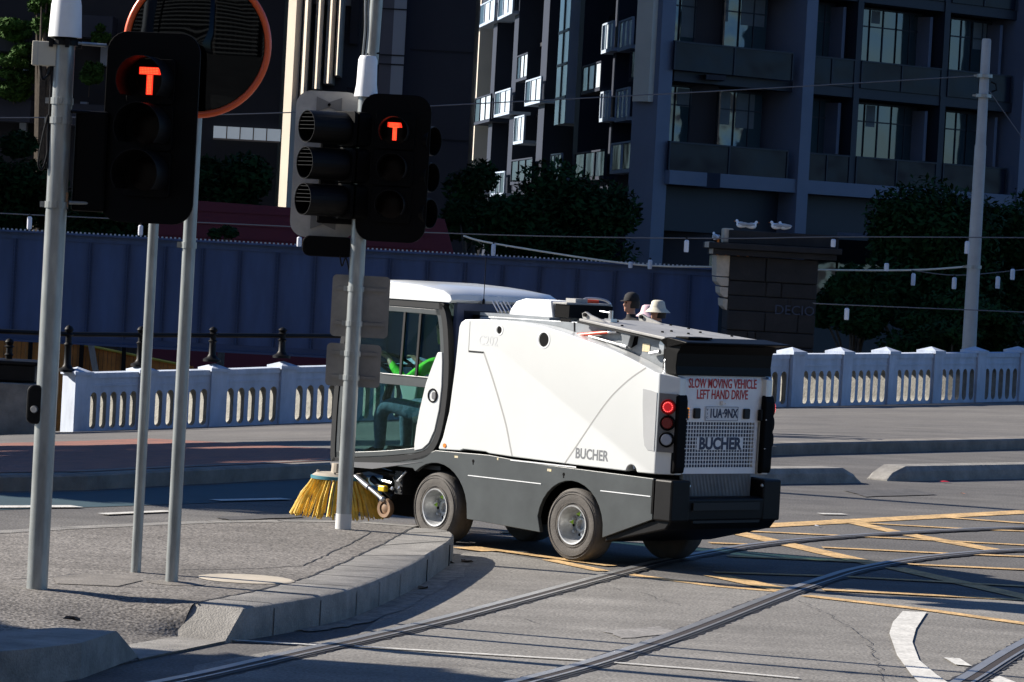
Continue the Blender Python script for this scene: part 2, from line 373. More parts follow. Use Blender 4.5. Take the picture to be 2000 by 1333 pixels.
# far kerb
kb = MB(); n = len(KERB)
for i in range(n-1):
    a, b = KERB[i], KERB[i+1]; t = (b-a).normalized(); nn = Vector((-t.y, t.x, 0))
    pr = []
    for p in (a, b):
        pr.append([p, p+Vector((0, 0, 0.13)), p+nn*0.03+Vector((0, 0, 0.15)), p+nn*0.35+Vector((0, 0, 0.15)), p+nn*0.35])
    kb.add([q for s in pr for q in s], [(j, j+1, 5+j+1, 5+j) for j in range(4)])
tag(kb.build('kerb', M['conc_dirty']), kind='structure')
# footpath between far kerb and parapet (falls away to the left like the bridge approach)
def lerp_line(L, t):
    t = t*(len(L)-1); i = min(int(t), len(L)-2); return L[i].lerp(L[i+1], t-i)
fp = MB(); NU, NV = 60, 12; grid = []
for i in range(NU+1):
    a = lerp_line(KERB, i/NU)+Vector((0, 0.33, 0.15)); b = lerp_line(PAR, i/NU)+Vector((0, 1.2, 0))
    for j in range(NV+1):
        v = j/NV; p = a.lerp(b, v); grid.append(p)
fp.add(grid, [(i*(NV+1)+j, (i+1)*(NV+1)+j, (i+1)*(NV+1)+j+1, i*(NV+1)+j+1) for i in range(NU) for j in range(NV)])
fpo = fp.build('footpath', M['asphalt_path']); tag(fpo, kind='structure')
# brick paving laid over the left part of the footpath next to the kerb
bp_ = MB(); grid = []
for i in range(31):
    u = 0.0+0.62*i/30
    a = lerp_line(KERB, u)+Vector((0, 0.36, 0.155)); b = lerp_line(PAR, u)+Vector((0, 1.2, 0)); a0 = lerp_line(KERB, u)+Vector((0, 0.33, 0.15))
    vmax = 0.62 if i < 16 else 0.62-0.60*(i-16)/14.0
    for j in range(7):
        v = vmax*j/6; grid.append(a0.lerp(b, v)+Vector((0, 0.02 if j == 0 else 0, 0.006)))
bp_.add(grid, [(i*7+j, (i+1)*7+j, (i+1)*7+j+1, i*7+j+1) for i in range(30) for j in range(6)])
tag(bp_.build('brick_paving', M['brick']), kind='structure')
# river bank drop behind parapet
rb = MB()
for i in range(len(PAR)-1):
    a, b = PAR[i]+Vector((0, 1.2, 0)), PAR[i+1]+Vector((0, 1.2, 0)); rb.add([a, b, Vector((b.x, b.y+0.2, -3.3)), Vector((a.x, a.y+0.2, -3.3))], [(0, 1, 2, 3)])
tag(rb.build('embankment', M['conc_dirty']), kind='structure')

# green bike lane
gl = [G(x, y, 0.004) for x, y in [(-300, 966), (0, 964), (170, 961), (289, 954), (430, 947), (578, 939), (800, 927), (800, 958), (640, 968), (560, 976), (400, 983), (200, 990), (0, 996), (-300, 999)]]
sheet('green_bike_lane', gl, M['greenlane'])
# tram bay asphalt (paler) between and beside the rails
ta = [G(x, y, 0.004) for x, y in [(330, 1500), (1900, 1560), (2450, 1240), (1980, 1172), (1535, 1160), (1225, 1122), (960, 1078), (905, 1080), (700, 1240), (380, 1300)]]
sheet('tram_bay', ta, M['asphalt_tram'])

def ribbon(mb, pts, wid, z, mi=0, jit=0.0, off=0.0):
    P = [Vector((p[0], p[1], z)) for p in pts]; L = []; Rr = []
    for i in range(len(P)):
        t = (P[min(i+1, len(P)-1)]-P[max(i-1, 0)]).normalized(); nn = Vector((-t.y, t.x, 0))
        L.append(P[i]+nn*(off+wid/2+random.uniform(-jit, jit))); Rr.append(P[i]+nn*(off-wid/2+random.uniform(-jit, jit)))
    n = len(P); mb.add(L+Rr, [(i, i+1, n+i+1, n+i) for i in range(n-1)], mi)
def smooth_pts(pts, k=8):
    out = []; n = len(pts)
    for i in range(n-1):
        p0 = pts[max(i-1, 0)]; p1 = pts[i]; p2 = pts[i+1]; p3 = pts[min(i+2, n-1)]
        for j in range(k):
            t = j/k
            out.append(0.5*((2*p1)+(p2-p0)*t+(2*p0-5*p1+4*p2-p3)*t*t+(3*p1-p0-3*p2+p3)*t**3))
    out.append(pts[-1]); return out
def upfix(o):
    bm = bmesh.new(); bm.from_mesh(o.data)
    for f in bm.faces:
        if f.normal.z < 0: f.normal_flip()
    bm.to_mesh(o.data); bm.free(); return o
def rail(px):
    pts = smooth_pts([G(x, y, 0) for x, y in px], 10)
    dense = []
    for a, b in zip(pts[:-1], pts[1:]):
        k = max(1, int((b-a).length/0.06))
        for j in range(k): dense.append(a.lerp(b, j/k))
    mb = MB()
    ribbon(mb, dense, 0.205, 0.008, 0, jit=0.016)
    ribbon(mb, pts, 0.17, 0.012, 1)
    ribbon(mb, pts, 0.045, 0.016, 2, off=-0.012)
    ribbon(mb, pts, 0.062, 0.018, 3, off=0.045)
    ribbon(mb, pts, 0.022, 0.018, 3, off=-0.050)
    o = mb.build('tram_rail', [M['tar'], mat('rail_bed', (0.07, 0.068, 0.065), 0.6, var=0.2, vscale=4), M['groove'], M['steelrail']], fix=False)
    upfix(o); tag(o, kind='structure')
rail([(120, 1372), (340, 1335), (600, 1276), (700, 1254), (856, 1217), (1000, 1179), (1140, 1141), (1236, 1115), (1300, 1099), (1400, 1080), (1464, 1069), (1560, 1058), (1675, 1049), (1830, 1040), (2000, 1033), (2300, 1026)])
rail([(700, 1420), (1024, 1336), (1160, 1299), (1296, 1254), (1400, 1215), (1529, 1164), (1615, 1134), (1679, 1115), (1787, 1095), (1898, 1083), (2000, 1077), (2300, 1066)])
rail([(1700, 1440), (1881, 1338), (2000, 1265), (2150, 1190), (2400, 1110)])

ym = MB()
def yl(a, b, wpx=None, w0=0.11): ribbon(ym, [G(*a), G(*b)], w0, 0.0065+0.0002*len(ym.f))
for a, b, w0 in [((1400,1033),(2060,998),0.30), ((1640,1016),(1760,1043),0.2), ((1760,1043),(1960,1079),0.24), ((1434,1041),(1716,1105),0.24), ((1744,1110),(2040,1176),0.22),
                 ((1400,1126),(1535,1155),0.24), ((1224,1123),(1400,1147),0.13), ((1400,1147),(1530,1158),0.13), ((1632,1020),(1894,1035),0.13), ((1894,1035),(2050,1041),0.13), ((1830,1011),(2050,1027),0.16),
                 ((1456,1039),(1770,1054),0.13), ((1770,1054),(2050,1069),0.13), ((1385,1062),(1465,1065),0.13), ((1606,1071),(1851,1083),0.13), ((1851,1083),(2050,1091),0.13), ((1420,1088),(1692,1100),0.13), ((1774,1104),(2050,1117),0.13),
                 ((1395,1120),(1640,1128),0.12), ((1640,1128),(2050,1150),0.12), ((1606,1154),(2050,1177),0.13), ((1572,1166),(1812,1194),0.15), ((1812,1194),(2050,1228),0.15),
                 ((926,1071),(1194,1108),0.13), ((1072,1096),(1177,1118),0.14), ((905,1071),(965,1079),0.3), ((980,1042),(1090,1046),0.12)]:
    yl(a, b, w0=w0)
tag(upfix(ym.build('yellow_box_marking', M['yellowpaint'], fix=False)), kind='structure')
wm = MB()
for pl in [[(1763,1194),(1810,1196),(1789,1228),(1782,1254),(1795,1289),(1830,1318),(1875,1350),(1812,1350),(1780,1318),(1752,1280),(1737,1237),(1744,1215)], [(1843,1284),(1875,1286),(1898,1301),(1866,1298)], [(1935,1329),(1952,1320),(1990,1335),(1970,1350)]]:
    wm.add([G(x, y, 0.0125) for x, y in pl], [tuple(range(len(pl)))])
for a, b, w0 in [((692,1266),(1148,1294),0.055), ((1200,1298),(1400,1314),0.05), ((1400,1314),(1560,1329),0.05), ((430,1253),(619,1264),0.05), ((560,977),(420,980),0.16), ((-50,993),(150,992),0.2), ((200,1007),(330,1001),0.12), ((1600,1006),(1650,1007),0.12)]:
    ribbon(wm, [G(*a), G(*b)], w0, 0.0125+0.0002*len(wm.f))
tag(upfix(wm.build('white_road_marking', M['whitepaint'], fix=False)), kind='structure')

# ---- traffic island with kerb
ZI = 0.2
kin = [G(x, y, ZI) for x, y in [(806, 1031), (740, 1066), (670, 1098), (600, 1128), (500, 1153), (380, 1178)]]
kout = [G(x, y, ZI) for x, y in [(866, 1034), (883, 1039), (886, 1049), (865, 1066), (800, 1104), (690, 1149), (590, 1170), (476, 1188)]]
far = [G(x, y, ZI) for x, y in [(-250, 1060), (0, 1043), (150, 1034), (300, 1027), (430, 1022), (560, 1020), (700, 1022), (806, 1030)]]
isl = MB()
top = far+kin[1:]+[G(250, 1158, ZI), G(0, 1150, ZI), G(-250, 1154, ZI)]
isl.add(top, [tuple(range(len(top)))])
def resamp(L, n):
    d = [0]
    for a, b in zip(L[:-1], L[1:]): d.append(d[-1]+(b-a).length)
    out = []
    for k in range(n+1):
        t = d[-1]*k/n; i = max(j for j in range(len(L)-1) if d[j] <= t+1e-9); out.append(L[i].lerp(L[i+1], (t-d[i])/(d[i+1]-d[i])))
    return out
rA = resamp([G(-250, 1154, ZI), G(0, 1150, ZI), G(250, 1158, ZI), G(380, 1178, ZI)], 16)
rB = resamp([G(-250, 1240, 0.07), G(110, 1234, 0.06), G(240, 1244, 0.03), G(343, 1244, 0.015)], 16)
gr = []
for j in range(9):
    t = j/8; sm_ = t*t*(3-2*t)
    for a, b in zip(rA, rB): q = a.lerp(b, t); q.z = a.z+(b.z-a.z)*sm_; gr.append(q)
rp = MB(); rp.add(gr, [(j*17+i, j*17+i+1, (j+1)*17+i+1, (j+1)*17+i) for j in range(8) for i in range(16)])
tag(upfix(rp.build('island_ramp', M['asphalt_island'], fix=False, smooth=True, ang=80)), kind='structure')
isl.add([rB[-1]]+[G(242, 1262, 0.012), G(275, 1288, 0.008), G(100, 1330, 0.008), G(-250, 1330, 0.02)]+rB[:-1], [tuple(range(21))])
tag(upfix(isl.build('traffic_island', M['asphalt_island'], fix=False)), kind='structure')
ke = MB()
def kerbseg(a, b, c, d):
    q = 0.025
    # a,b inner ; c,d outer (top) ; ground below
    ke.add([a, b, d, c, Vector((c.x, c.y, 0)), Vector((d.x, d.y, 0))], [(0, 1, 2, 3), (3, 2, 5, 4)])
kI = smooth_pts(kin, 5); kO = smooth_pts(kout, 5)
_d = []
for a_, b_ in zip(kO[:-1], kO[1:]): _d += [a_.lerp(b_, k/12) for k in range(12)]
_d.append(kO[-1]); _o = []; _j = 0
for i, p_ in enumerate(kI):
    k_ = min(range(_j, len(_d)), key=lambda q: (_d[q]-p_).length)
    f_ = i/(len(kI)-1); k2 = int(f_*(len(_d)-1)); wt = abs(2*f_-1)**2; k_ = int(k_*(1-wt)+k2*wt); _j = max(_j, min(k_, len(_d)-1)); _o.append(_d[_j])
kO = _o
def stones(I, O, h1=True):
    for i in range(len(I)-1):
        a, b, c, d = I[i], I[i+1], O[i], O[i+1]
        out = ((c+d)/2-(a+b)/2); out.z = 0; out.normalize(); q = 0.03
        c2, d2 = c-out*q, d-out*q; c3, d3 = c-Vector((0, 0, q)), d-Vector((0, 0, q)); cm, dm = c-out*q*0.3-Vector((0,0,q*0.3)), d-out*q*0.3-Vector((0,0,q*0.3))
        ke.add([a, b, c2, d2, cm, dm, c3, d3, Vector((c.x, c.y, 0)), Vector((d.x, d.y, 0))], [(0, 2, 3, 1), (2, 4, 5, 3), (4, 6, 7, 5), (6, 8, 9, 7)])
stones(kI, kO)
# far edge concrete rim of the island
for i in range(len(far)-1):
    a, b = far[i], far[i+1]; t = (b-a).normalized(); nn = Vector((-t.y, t.x, 0))
    ke.add([a+Vector((0,0,0.003)), b+Vector((0,0,0.003)), b+nn*0.17+Vector((0,0,0.003)), a+nn*0.17+Vector((0,0,0.003)), a+nn*0.17-Vector((0,0,ZI)), b+nn*0.17-Vector((0,0,ZI))], [(0, 1, 2, 3), (3, 2, 5, 4)])
# ramped end stone and flush edge strip
a, b = kI[-1], kO[-1]; c, d = G(340, 1243, 0.015), G(440, 1252, 0.015)
ke.add([a, b, d, c, Vector((b.x, b.y, 0)), Vector((d.x, d.y, 0))], [(0, 1, 2, 3), (1, 4, 5, 2)])
ke.add([c, d, G(272, 1287, 0.015), G(238, 1262, 0.015), Vector((d.x, d.y, 0)), G(272, 1290, 0)], [(0, 1, 2, 3), (1, 4, 5, 2)])
# lower-left stone
A = [G(-250, 1245, ZI), G(118, 1226, ZI)]; B = [G(-250, 1275, ZI), G(0, 1262, ZI), G(130, 1256, ZI), G(228, 1236, ZI)]
top2 = [A[0], A[1], G(228, 1233, ZI), G(160, 1256, ZI), G(60, 1268, ZI), G(-250, 1292, ZI)]
ke.add(top2, [tuple(range(6))])
e = G(271, 1284, 0.01)
ke.add([G(228, 1233, ZI), G(160, 1256, ZI), e, Vector((G(160,1256,ZI).x, G(160,1256,ZI).y, 0))], [(0, 1, 3, 2)])
f3 = [G(160, 1256, ZI), G(60, 1268, ZI), G(-250, 1292, ZI)]
for i in range(2): ke.add([f3[i], f3[i+1], Vector((f3[i+1].x, f3[i+1].y, 0)), Vector((f3[i].x, f3[i].y, 0))], [(0, 1, 2, 3)])
ke.add([G(118,1226,ZI), G(228,1233,ZI), e, G(150,1240,0.0)], [(0,1,2,3)])
tag(ke.build('kerb', M['concrete'], smooth=True, ang=30), kind='structure')
# joints between kerb stones and cracks in the island surface
jt = MB()
for i in range(2, len(kI)-1, 3):
    a, b = kI[i], kO[i]; out = (b-a); out.z = 0; out.normalize(); t = Vector((-out.y, out.x, 0))*0.008
    z1 = Vector((0, 0, 0.0025)); 
    jt.add([a-t+z1, a+t+z1, b+t+z1-out*0.03, b-t+z1-out*0.03], [(0, 1, 2, 3)])
    o2 = out*0.0025; jt.add([b-t+o2-Vector((0,0,0.03)), b+t+o2-Vector((0,0,0.03)), Vector((b.x, b.y, 0))+t+o2, Vector((b.x, b.y, 0))-t+o2], [(0, 1, 2, 3)])
def crack(px, w0=0.012):
    pts = [G(x, y, ZI) for x, y in px]; dn = []
    for a, b in zip(pts[:-1], pts[1:]):
        k = max(1, int((b-a).length/0.12))
        for j in range(k):
            q = a.lerp(b, j/k); dn.append(Vector((q.x+random.uniform(-.01,.01), q.y+random.uniform(-.02,.02), q.z)))
    dn.append(pts[-1]); ribbon(jt, dn, w0, ZI+0.003, jit=w0*0.25)
crack([(806, 1032), (740, 1067), (670, 1099), (600, 1129), (500, 1154), (382, 1179)], 0.016)
crack([(725, 1040), (690, 1060), (630, 1088), (592, 1106), (500, 1111), (350, 1114)])
crack([(160, 1121), (100, 1128), (20, 1132)]); crack([(250, 1138), (190, 1146)]); crack([(190,1146),(330,1150)])
tag(jt.build('paving_joint', M['tar']), kind='structure')
rd = MB()
def rcrack(px, w0, zz=0.0095, jit=0.03):
    pts = [G(x, y, 0) for x, y in px]; dn = []
    for a, b in zip(pts[:-1], pts[1:]):
        k = max(1, int((b-a).length/0.10))
        for j in range(k): q = a.lerp(b, j/k); dn.append(Vector((q.x+random.uniform(-jit, jit), q.y+random.uniform(-jit, jit)*2, 0)))
    dn.append(pts[-1]); ribbon(rd, dn, w0, zz, jit=w0*0.3)
for px in ([(1560,1175),(1640,1215),(1700,1262),(1725,1333)], [(700,1300),(820,1296),(960,1310),(1010,1322)], [(1180,1150),(1260,1162),(1330,1185)], [(990,1205),(1060,1222),(1150,1226)], [(1600,955),(1680,958),(1760,966)], [(1530,1236),(1620,1240),(1700,1236)]):
    rcrack(px, 0.005)
tag(upfix(rd.build('road_crack', M['tar'], fix=False)), kind='structure')
pm = [mat('road_patch_dark', (0.06, 0.058, 0.057), 0.85, var=0.25, vscale=4, speck=0.4, sscale=50), mat('road_patch_pale', (0.21, 0.20, 0.185), 0.85, var=0.2, vscale=4, speck=0.35, sscale=50), mat('gutter_dust', (0.20, 0.185, 0.16), 0.9, var=0.45, vscale=6, speck=0.3, sscale=40)]
for i, (px, k) in enumerate((([(1650,960),(1780,957),(1830,968),(1690,972)], 0), ([(1180,1236),(1290,1226),(1330,1238),(1215,1250)], 1), ([(420,1012),(560,1006),(600,1012),(450,1018)], 0))):
    pp = []
    P_ = [G(x, y, 0) for x, y in px]
    for a, b in zip(P_, P_[1:]+P_[:1]):
        for j in range(6): q = a.lerp(b, j/6); pp.append((q.x+random.uniform(-.02, .02), q.y+random.uniform(-.03, .03), 0.0088))
    q = MB(); q.add(pp, [tuple(range(len(pp)))]); tag(upfix(q.build('road_patch', pm[k], fix=False)), kind='structure')
pp = []
P_ = [G(x, y, 0) for x, y in [(886,1086),(935,1092),(900,1128),(860,1150),(800,1190),(700,1222),(610,1236),(560,1232),(640,1216),(740,1180),(820,1136)]]
for a, b in zip(P_, P_[1:]+P_[:1]):
    for j in range(7): q = a.lerp(b, j/7); pp.append((q.x+random.uniform(-.03, .03), q.y+random.uniform(-.05, .05), 0.0086))
q = MB(); q.add(pp, [tuple(range(len(pp)))]); tag(upfix(q.build('gutter_dust', pm[2], fix=False)), kind='structure')
# scraps of litter
for i, (x, y, lab, mm) in enumerate(((1845, 942, 'red paper scrap at the foot of the long lane separator', 'txt_red'), (1595, 1028, 'small white paper scrap on the yellow box lines', 'plate'), (1880, 965, 'tiny orange scrap on the road by the lane separator', 'orange'), (1512, 873, 'white paper scrap on the footpath right of the sweeper', 'plate'))):
    c = G(x, y, 0.155 if y < 880 else 0.012); mb = MB(); a = 0.5+i
    pts = [(-1, -.5, 0), (0.9, -.6, .1), (1, .5, .3), (0.1, .35, .6), (-.8, .6, .15)]; sc_ = 0.035 if i else 0.055
    vs = [(c.x+(px*math.cos(a)-py*math.sin(a))*sc_, c.y+(px*math.sin(a)+py*math.cos(a))*sc_, c.z+pz*sc_*0.4+0.004) for px, py, pz in pts]; mb.add(vs, [(0, 1, 3), (1, 2, 3), (0, 3, 4)])
    tag(mb.build('paper_scrap', M[mm], fix=False), lab, 'litter')
# oval cover in the island
mb = MB(); cc = G(481, 1132, ZI); mb.lathe([(0.0, 0.004), (0.30, 0.004), (0.32, 0.0)], (cc.x, cc.y, ZI+0.0035), seg=36)
o = mb.build('utility_cover', M['cover'], fix=True); tag(o, 'pale round cover set flush into the gravelly traffic island', 'cover')
mb = MB(); ln = [G(x, y, ZI+0.0045) for x, y in [(105,1127),(165,1120),(262,1124),(278,1134),(230,1145),(110,1140)]]; mb.add(ln, [tuple(range(6))])
tag(upfix(mb.build('concrete_patch', M['conc_dirty'], fix=False)), kind='structure')
mb = MB(); cc = G(338, 1139, ZI); mb.lathe([(0.0, 0.012), (0.10, 0.010), (0.19, 0.0)], (cc.x+0.02, cc.y, ZI+0.003), seg=14)
tag(mb.build('mortar_footing', M['conc_dirty']), kind='structure')

# lane separators on the right
def separator(pa, pb, label, gapa, gapb):
    a, b = G(*pa, 0), G(*pb, 0); t = (b-a).normalized(); nn = Vector((-t.y, t.x, 0)); L = (b-a).length
    mb = MB(); W = 0.42; H_ = 0.17; prof = [(0, 0), (0.015, H_*0.65), (0.06, H_), (W-0.06, H_), (W-0.015, H_*0.65), (W, 0)]
    st = [(0, 0.1, 0.30), (0.12, 0.55, 0.15), (0.35, 1, 0.0), (L-0.35, 1, 0.0), (L-0.12, 0.55, 0.15), (L, 0.1, 0.3)]
    rings = []
    for s, hz, ins in st:
        rings.append([a+t*s+nn*(W/2+(x-W/2)*(1-ins))+Vector((0, 0, z*hz if z > 0.1 else z*hz)) for x, z in prof])
    vs = [v for r in rings for v in r]; fs = []
    for i in range(len(st)-1):
        for j in range(5): fs.append((i*6+j, (i+1)*6+j, (i+1)*6+j+1, i*6+j+1))
    fs += [tuple(range(6)), tuple(range(len(vs)-6, len(vs)))]
    mb.add(vs, fs); o = mb.build('lane_separator', M['concrete']); tag(o, label, 'kerb block', 'concrete lane separators in the road')
    return o
separator((1440, 947), (1690, 944), 'short concrete lane separator ending just right of the sweeper', 0, 0)
separator((1742, 941), (2250, 930), 'long pale concrete lane separator running off the right edge', 0, 0)

# leaves in the gutter
leafv = None
for i, (x, y) in enumerate([(868,1098),(874,1102),(860,1104),(905,1097),(912,1100),(812,1140),(806,1143),(752,1166),(745,1170),(140,1212),(146,1214),(826,1152)]):
    z = 0.006 if x > 400 else 0.16
    c = G(x, y, z); mb = MB(); a = random.uniform(0, 6.28); ln_ = random.uniform(0.035, 0.07)
    ca, sa = math.cos(a), math.sin(a)
    pts = [(-1, 0, 0.1), (-0.4, 0.4, 0.35), (0.3, 0.42, 0.3), (1, 0.05, 0.05), (0.35, -0.38, 0.35), (-0.4, -0.35, 0.2), (0, 0, 0.0)]
    vs = [(c.x+(px*ca-py*sa)*ln_, c.y+(px*sa+py*ca)*ln_, z+pz*ln_+0.004) for px, py, pz in pts]
    mb.add(vs, [(0, 1, 6), (1, 2, 6), (2, 3, 6), (3, 4, 6), (4, 5, 6), (5, 0, 6)])
    o = mb.build('fallen_leaf', M['leaf'], fix=False)
    tag(o, 'dry curled leaf lying on the ramp of the island' if x < 400 else 'dry curled leaf lying in the gutter below the island kerb', 'leaf', 'fallen leaves on the ramp' if x < 400 else 'fallen leaves in the gutter')

# ================================================================ PARAPET (balustrade)
def parapet():
    root = empty('balustrade', PAR[2], 0, 'long white pierced concrete balustrade along the far footpath', 'balustrade')
    inv = Vector(PAR[2])
    stations = [(-260, 62), ]
    px = [(145, 848, 62.0), (272, 843, 62.8), (412, 838, 63.6), (547, 832, 64.4), (680, 827, 65.3)]
    pr = [(1541, 797, 70.0), (1635, 795, 71.2), (1725, 792.5, 72.4), (1813, 790, 73.6), (1898, 788, 74.8), (1982, 786, 76.0), (2064, 784, 77.2)]
    P = [Vector(para(*q)) for q in px]; Q = [Vector(para(*q)) for q in pr]
    nmid = 7; mid = [P[-1].lerp(Q[0], k/nmid) for k in range(1, nmid)]
    ST = P+mid+Q
    Hh = 1.06; T = 0.28; mrev = mat('parapet_reveal', (0.27, 0.265, 0.24), 0.85, var=0.2, vscale=9, bump=0.4, bscale=30)  # sunlit slot reveals keep a grey without the blue shade tint
    for i, s in enumerate(ST):
        a = ST[max(i-1, 0)]; b = ST[min(i+1, len(ST)-1)]; t = (b-a); t.z = 0; t.normalize(); nn = Vector((-t.y, t.x, 0)); c = s-inv
        hh = Hh*(1.0 if i < 5 else 1.02)
        mb = MB(); mb.obox(c+nn*0.0, t*0.15, nn*0.19, c.z-0.25, c.z+hh-0.10)
        mb.obox(c, t*0.18, nn*0.22, c.z+hh-0.10, c.z+hh-0.045)
        # low pyramid cap
        p = [c-t*0.17-nn*0.21, c+t*0.17-nn*0.21, c+t*0.17+nn*0.21, c-t*0.17+nn*0.21]
        p = [Vector((q.x, q.y, c.z+hh-0.045)) for q in p]; mb.add(p+[Vector((c.x, c.y, c.z+hh+0.03))], [(0, 1, 4), (1, 2, 4), (2, 3, 4), (3, 0, 4)])
        mb.build('post', M['parapet'], root)
    for i in range(len(ST)-1):
        a, b = ST[i]-inv, ST[i+1]-inv; d = b-a; sl = d.z/math.hypot(d.x, d.y); t = Vector((d.x, d.y, 0)); L = t.length; t.normalize(); nn = Vector((-t.y, t.x, 0))
        mb = MB()
        def P3(u, v, w_):   # u along, v up from sloping base, w_ thickness
            q = a+t*u+nn*w_; return Vector((q.x, q.y, a.z+sl*u+v))
        def slab(u0, u1, v0, v1, w0, w1):
            vs = [P3(u0,v0,w0),P3(u1,v0,w0),P3(u1,v0,w1),P3(u0,v0,w1),P3(u0,v1,w0),P3(u1,v1,w0),P3(u1,v1,w1),P3(u0,v1,w1)]
            mb.add(vs, [(3,2,1,0),(4,5,6,7),(0,1,5,4),(1,2,6,5),(2,3,7,6),(3,0,4,7)])
        u0, u1 = 0.15, L-0.15
        slab(u0, u1, -0.2, 0.06, -T/2-0.0, T/2); slab(u0, u1, 0.80, 0.905, -T/2, T/2); slab(u0, u1, 0.905, 0.99, -T/2-0.025, T/2+0.025)
        slab(u0, u1, 0.77, 0.80, -T/2-0.012, T/2+0.012)
        # pierced zone between v=.06 and .80, five slots with round heads and sills
        ns = 5; pitch = (u1-u0)/ns; sw = pitch*0.62; v0, v1 = 0.06, 0.77
        slot0, slot1 = 0.10, 0.66; r = sw/2
        for k in range(ns):
            cu = u0+pitch*(k+0.5); ul, ur = u0+pitch*k, u0+pitch*(k+1)
            arc_t = [(cu+r*math.cos(th), slot1-r+r*1.3*math.sin(th)) for th in [math.pi*j/8 for j in range(9)]]       # right to left over the top
            arc_b = [(cu-r*math.cos(th), slot0+r-r*1.3*math.sin(th)) for th in [math.pi*j/8 for j in range(9)]]       # left to right under
            hole = arc_t+arc_b      # closed loop
            for w_, flip in ((-T/2, False), (T/2, True)):
                # top half ring, bottom half ring as quads to the frame
                tp = [(ur-(ur-ul)*j/8, v1) for j in range(9)]; bt = [(ul+(ur-ul)*j/8, v0) for j in range(9)]
                V = []; F = []
                for (x, y), (X, Y) in zip(arc_t, tp): V += [P3(x, y, w_), P3(X, Y, w_)]
                F += [(2*j, 2*j+1, 2*j+3, 2*j+2) for j in range(8)]
                mb.add(V, F); V = []; F = []
                for (x, y), (X, Y) in zip(arc_b, bt): V += [P3(x, y, w_), P3(X, Y, w_)]
                F += [(2*j, 2*j+1, 2*j+3, 2*j+2) for j in range(8)]
                mb.add(V, F)
                mb.add([P3(*arc_t[0], w_), P3(ur, v1, w_), P3(ur, v0, w_), P3(*arc_b[-1], w_)], [(0, 1, 2, 3)])
                mb.add([P3(*arc_t[-1], w_), P3(ul, v1, w_), P3(ul, v0, w_), P3(*arc_b[0], w_)], [(0, 1, 2, 3)])
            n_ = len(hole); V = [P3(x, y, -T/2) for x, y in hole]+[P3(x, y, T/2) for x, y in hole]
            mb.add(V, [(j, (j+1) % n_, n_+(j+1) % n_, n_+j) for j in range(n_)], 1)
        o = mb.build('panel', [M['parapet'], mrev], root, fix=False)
        bm = bmesh.new(); bm.from_mesh(o.data); bmesh.ops.remove_doubles(bm, verts=bm.verts, dist=0.0005); bm.to_mesh(o.data); bm.free()
    return ST
ST = parapet()
# black iron railing standing on the left posts
rr = empty('iron_railing', ST[0], 0, 'black iron railing with ball finials above the left balustrade', 'railing')
inv = ST[0]
tops = []
finp = [(14, 627, 703, 61.2), (128, 632, 722, 61.9), (270, 634, 712, 62.8), (411, 635, 702, 63.6), (547, 636, 695, 64.4), (676, 637, 690, 65.3)]
for x, yt, yb, dd in finp:
    a = D(x+3, yb, dd)-inv; b = D(x, yt, dd)-inv; Hh = b.z-a.z
    if x < 100: a.z -= 0.25
    mb = MB(); z0 = a.z-0.04
    mb.lathe([(0.0, 0), (0.15, 0), (0.15, 0.04), (0.09, 0.07), (0.06, 0.12), (0.055, Hh*0.55), (0.075, Hh*0.6), (0.05, Hh*0.64), (0.05, Hh*0.78), (0.085, Hh*0.81), (0.05, Hh*0.85), (0.075, Hh*0.93), (0.05, Hh*0.99), (0.0, Hh*1.03)], (a.x, a.y, z0), seg=12)
    mb.build('post', M['blackplastic'], rr, smooth=True)
    tops.append(Vector((a.x, a.y, b.z-0.17)))
mb = MB(); mb.tube([tops[0]+Vector((-3, -1.5, 0.02))]+tops, 0.04, 8); mb.build('rail', M['blackplastic'], rr)
# wall block at far left with dark box on it
a = D(0, 850, 60.5); mb = MB(); mb.box(a.x-6, a.x+0.56, 60.3, 61.6, -2.2, D(30, 748, 60.5).z); mb.build('concrete_wall_block', M['conc_dirty'], bevel=0.02)
tag(bpy.data.objects['concrete_wall_block'], 'low plain grey concrete wall at the left edge', 'wall')
a = D(0, 703, 60.6); b = D(70, 747, 60.6); mb = MB(); mb.box(a.x-6, b.x, 60.45, 61.4, b.z+0.002, a.z-0.06); mb.box(a.x-6, b.x+0.04, 60.4, 61.45, a.z-0.06, a.z)
o = mb.build('planter_box', M['blackplastic'], bevel=0.02); tag(o, 'long black box sitting on the low wall at left', 'planter')

# ================================================================ BEHIND THE PARAPET
# blue plate girder bridge at Y = 85
YG = 85.0
tl, tr = D(-400, 434, YG), D(1420, 534, YG)
gz1 = D(0, 452, YG).z; gz0 = D(137, 668, YG).z
gb = empty('girder_bridge', (0, YG, gz0), 0, 'long blue riveted plate girder bridge behind the parapet', 'bridge')
x0, x1 = tl.x-12, D(1404, 600, YG).x
Hh = gz1-gz0
mb = MB(); mb.box(x0, x1, 0.0, 0.35, 0, Hh); mb.build('web_plate', M['girder'], gb)
mb = MB(); mb.box(x0, x1, -0.16, 0.5, Hh, Hh+0.04); mb.box(x0, x1, -0.03, -0.002, Hh-0.14, Hh-0.001); mb.build('top_flange', M['girder'], gb)
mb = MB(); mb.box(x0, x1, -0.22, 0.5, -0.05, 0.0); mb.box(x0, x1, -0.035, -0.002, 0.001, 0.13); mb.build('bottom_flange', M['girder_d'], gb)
k = x0+0.3; mbr = MB()
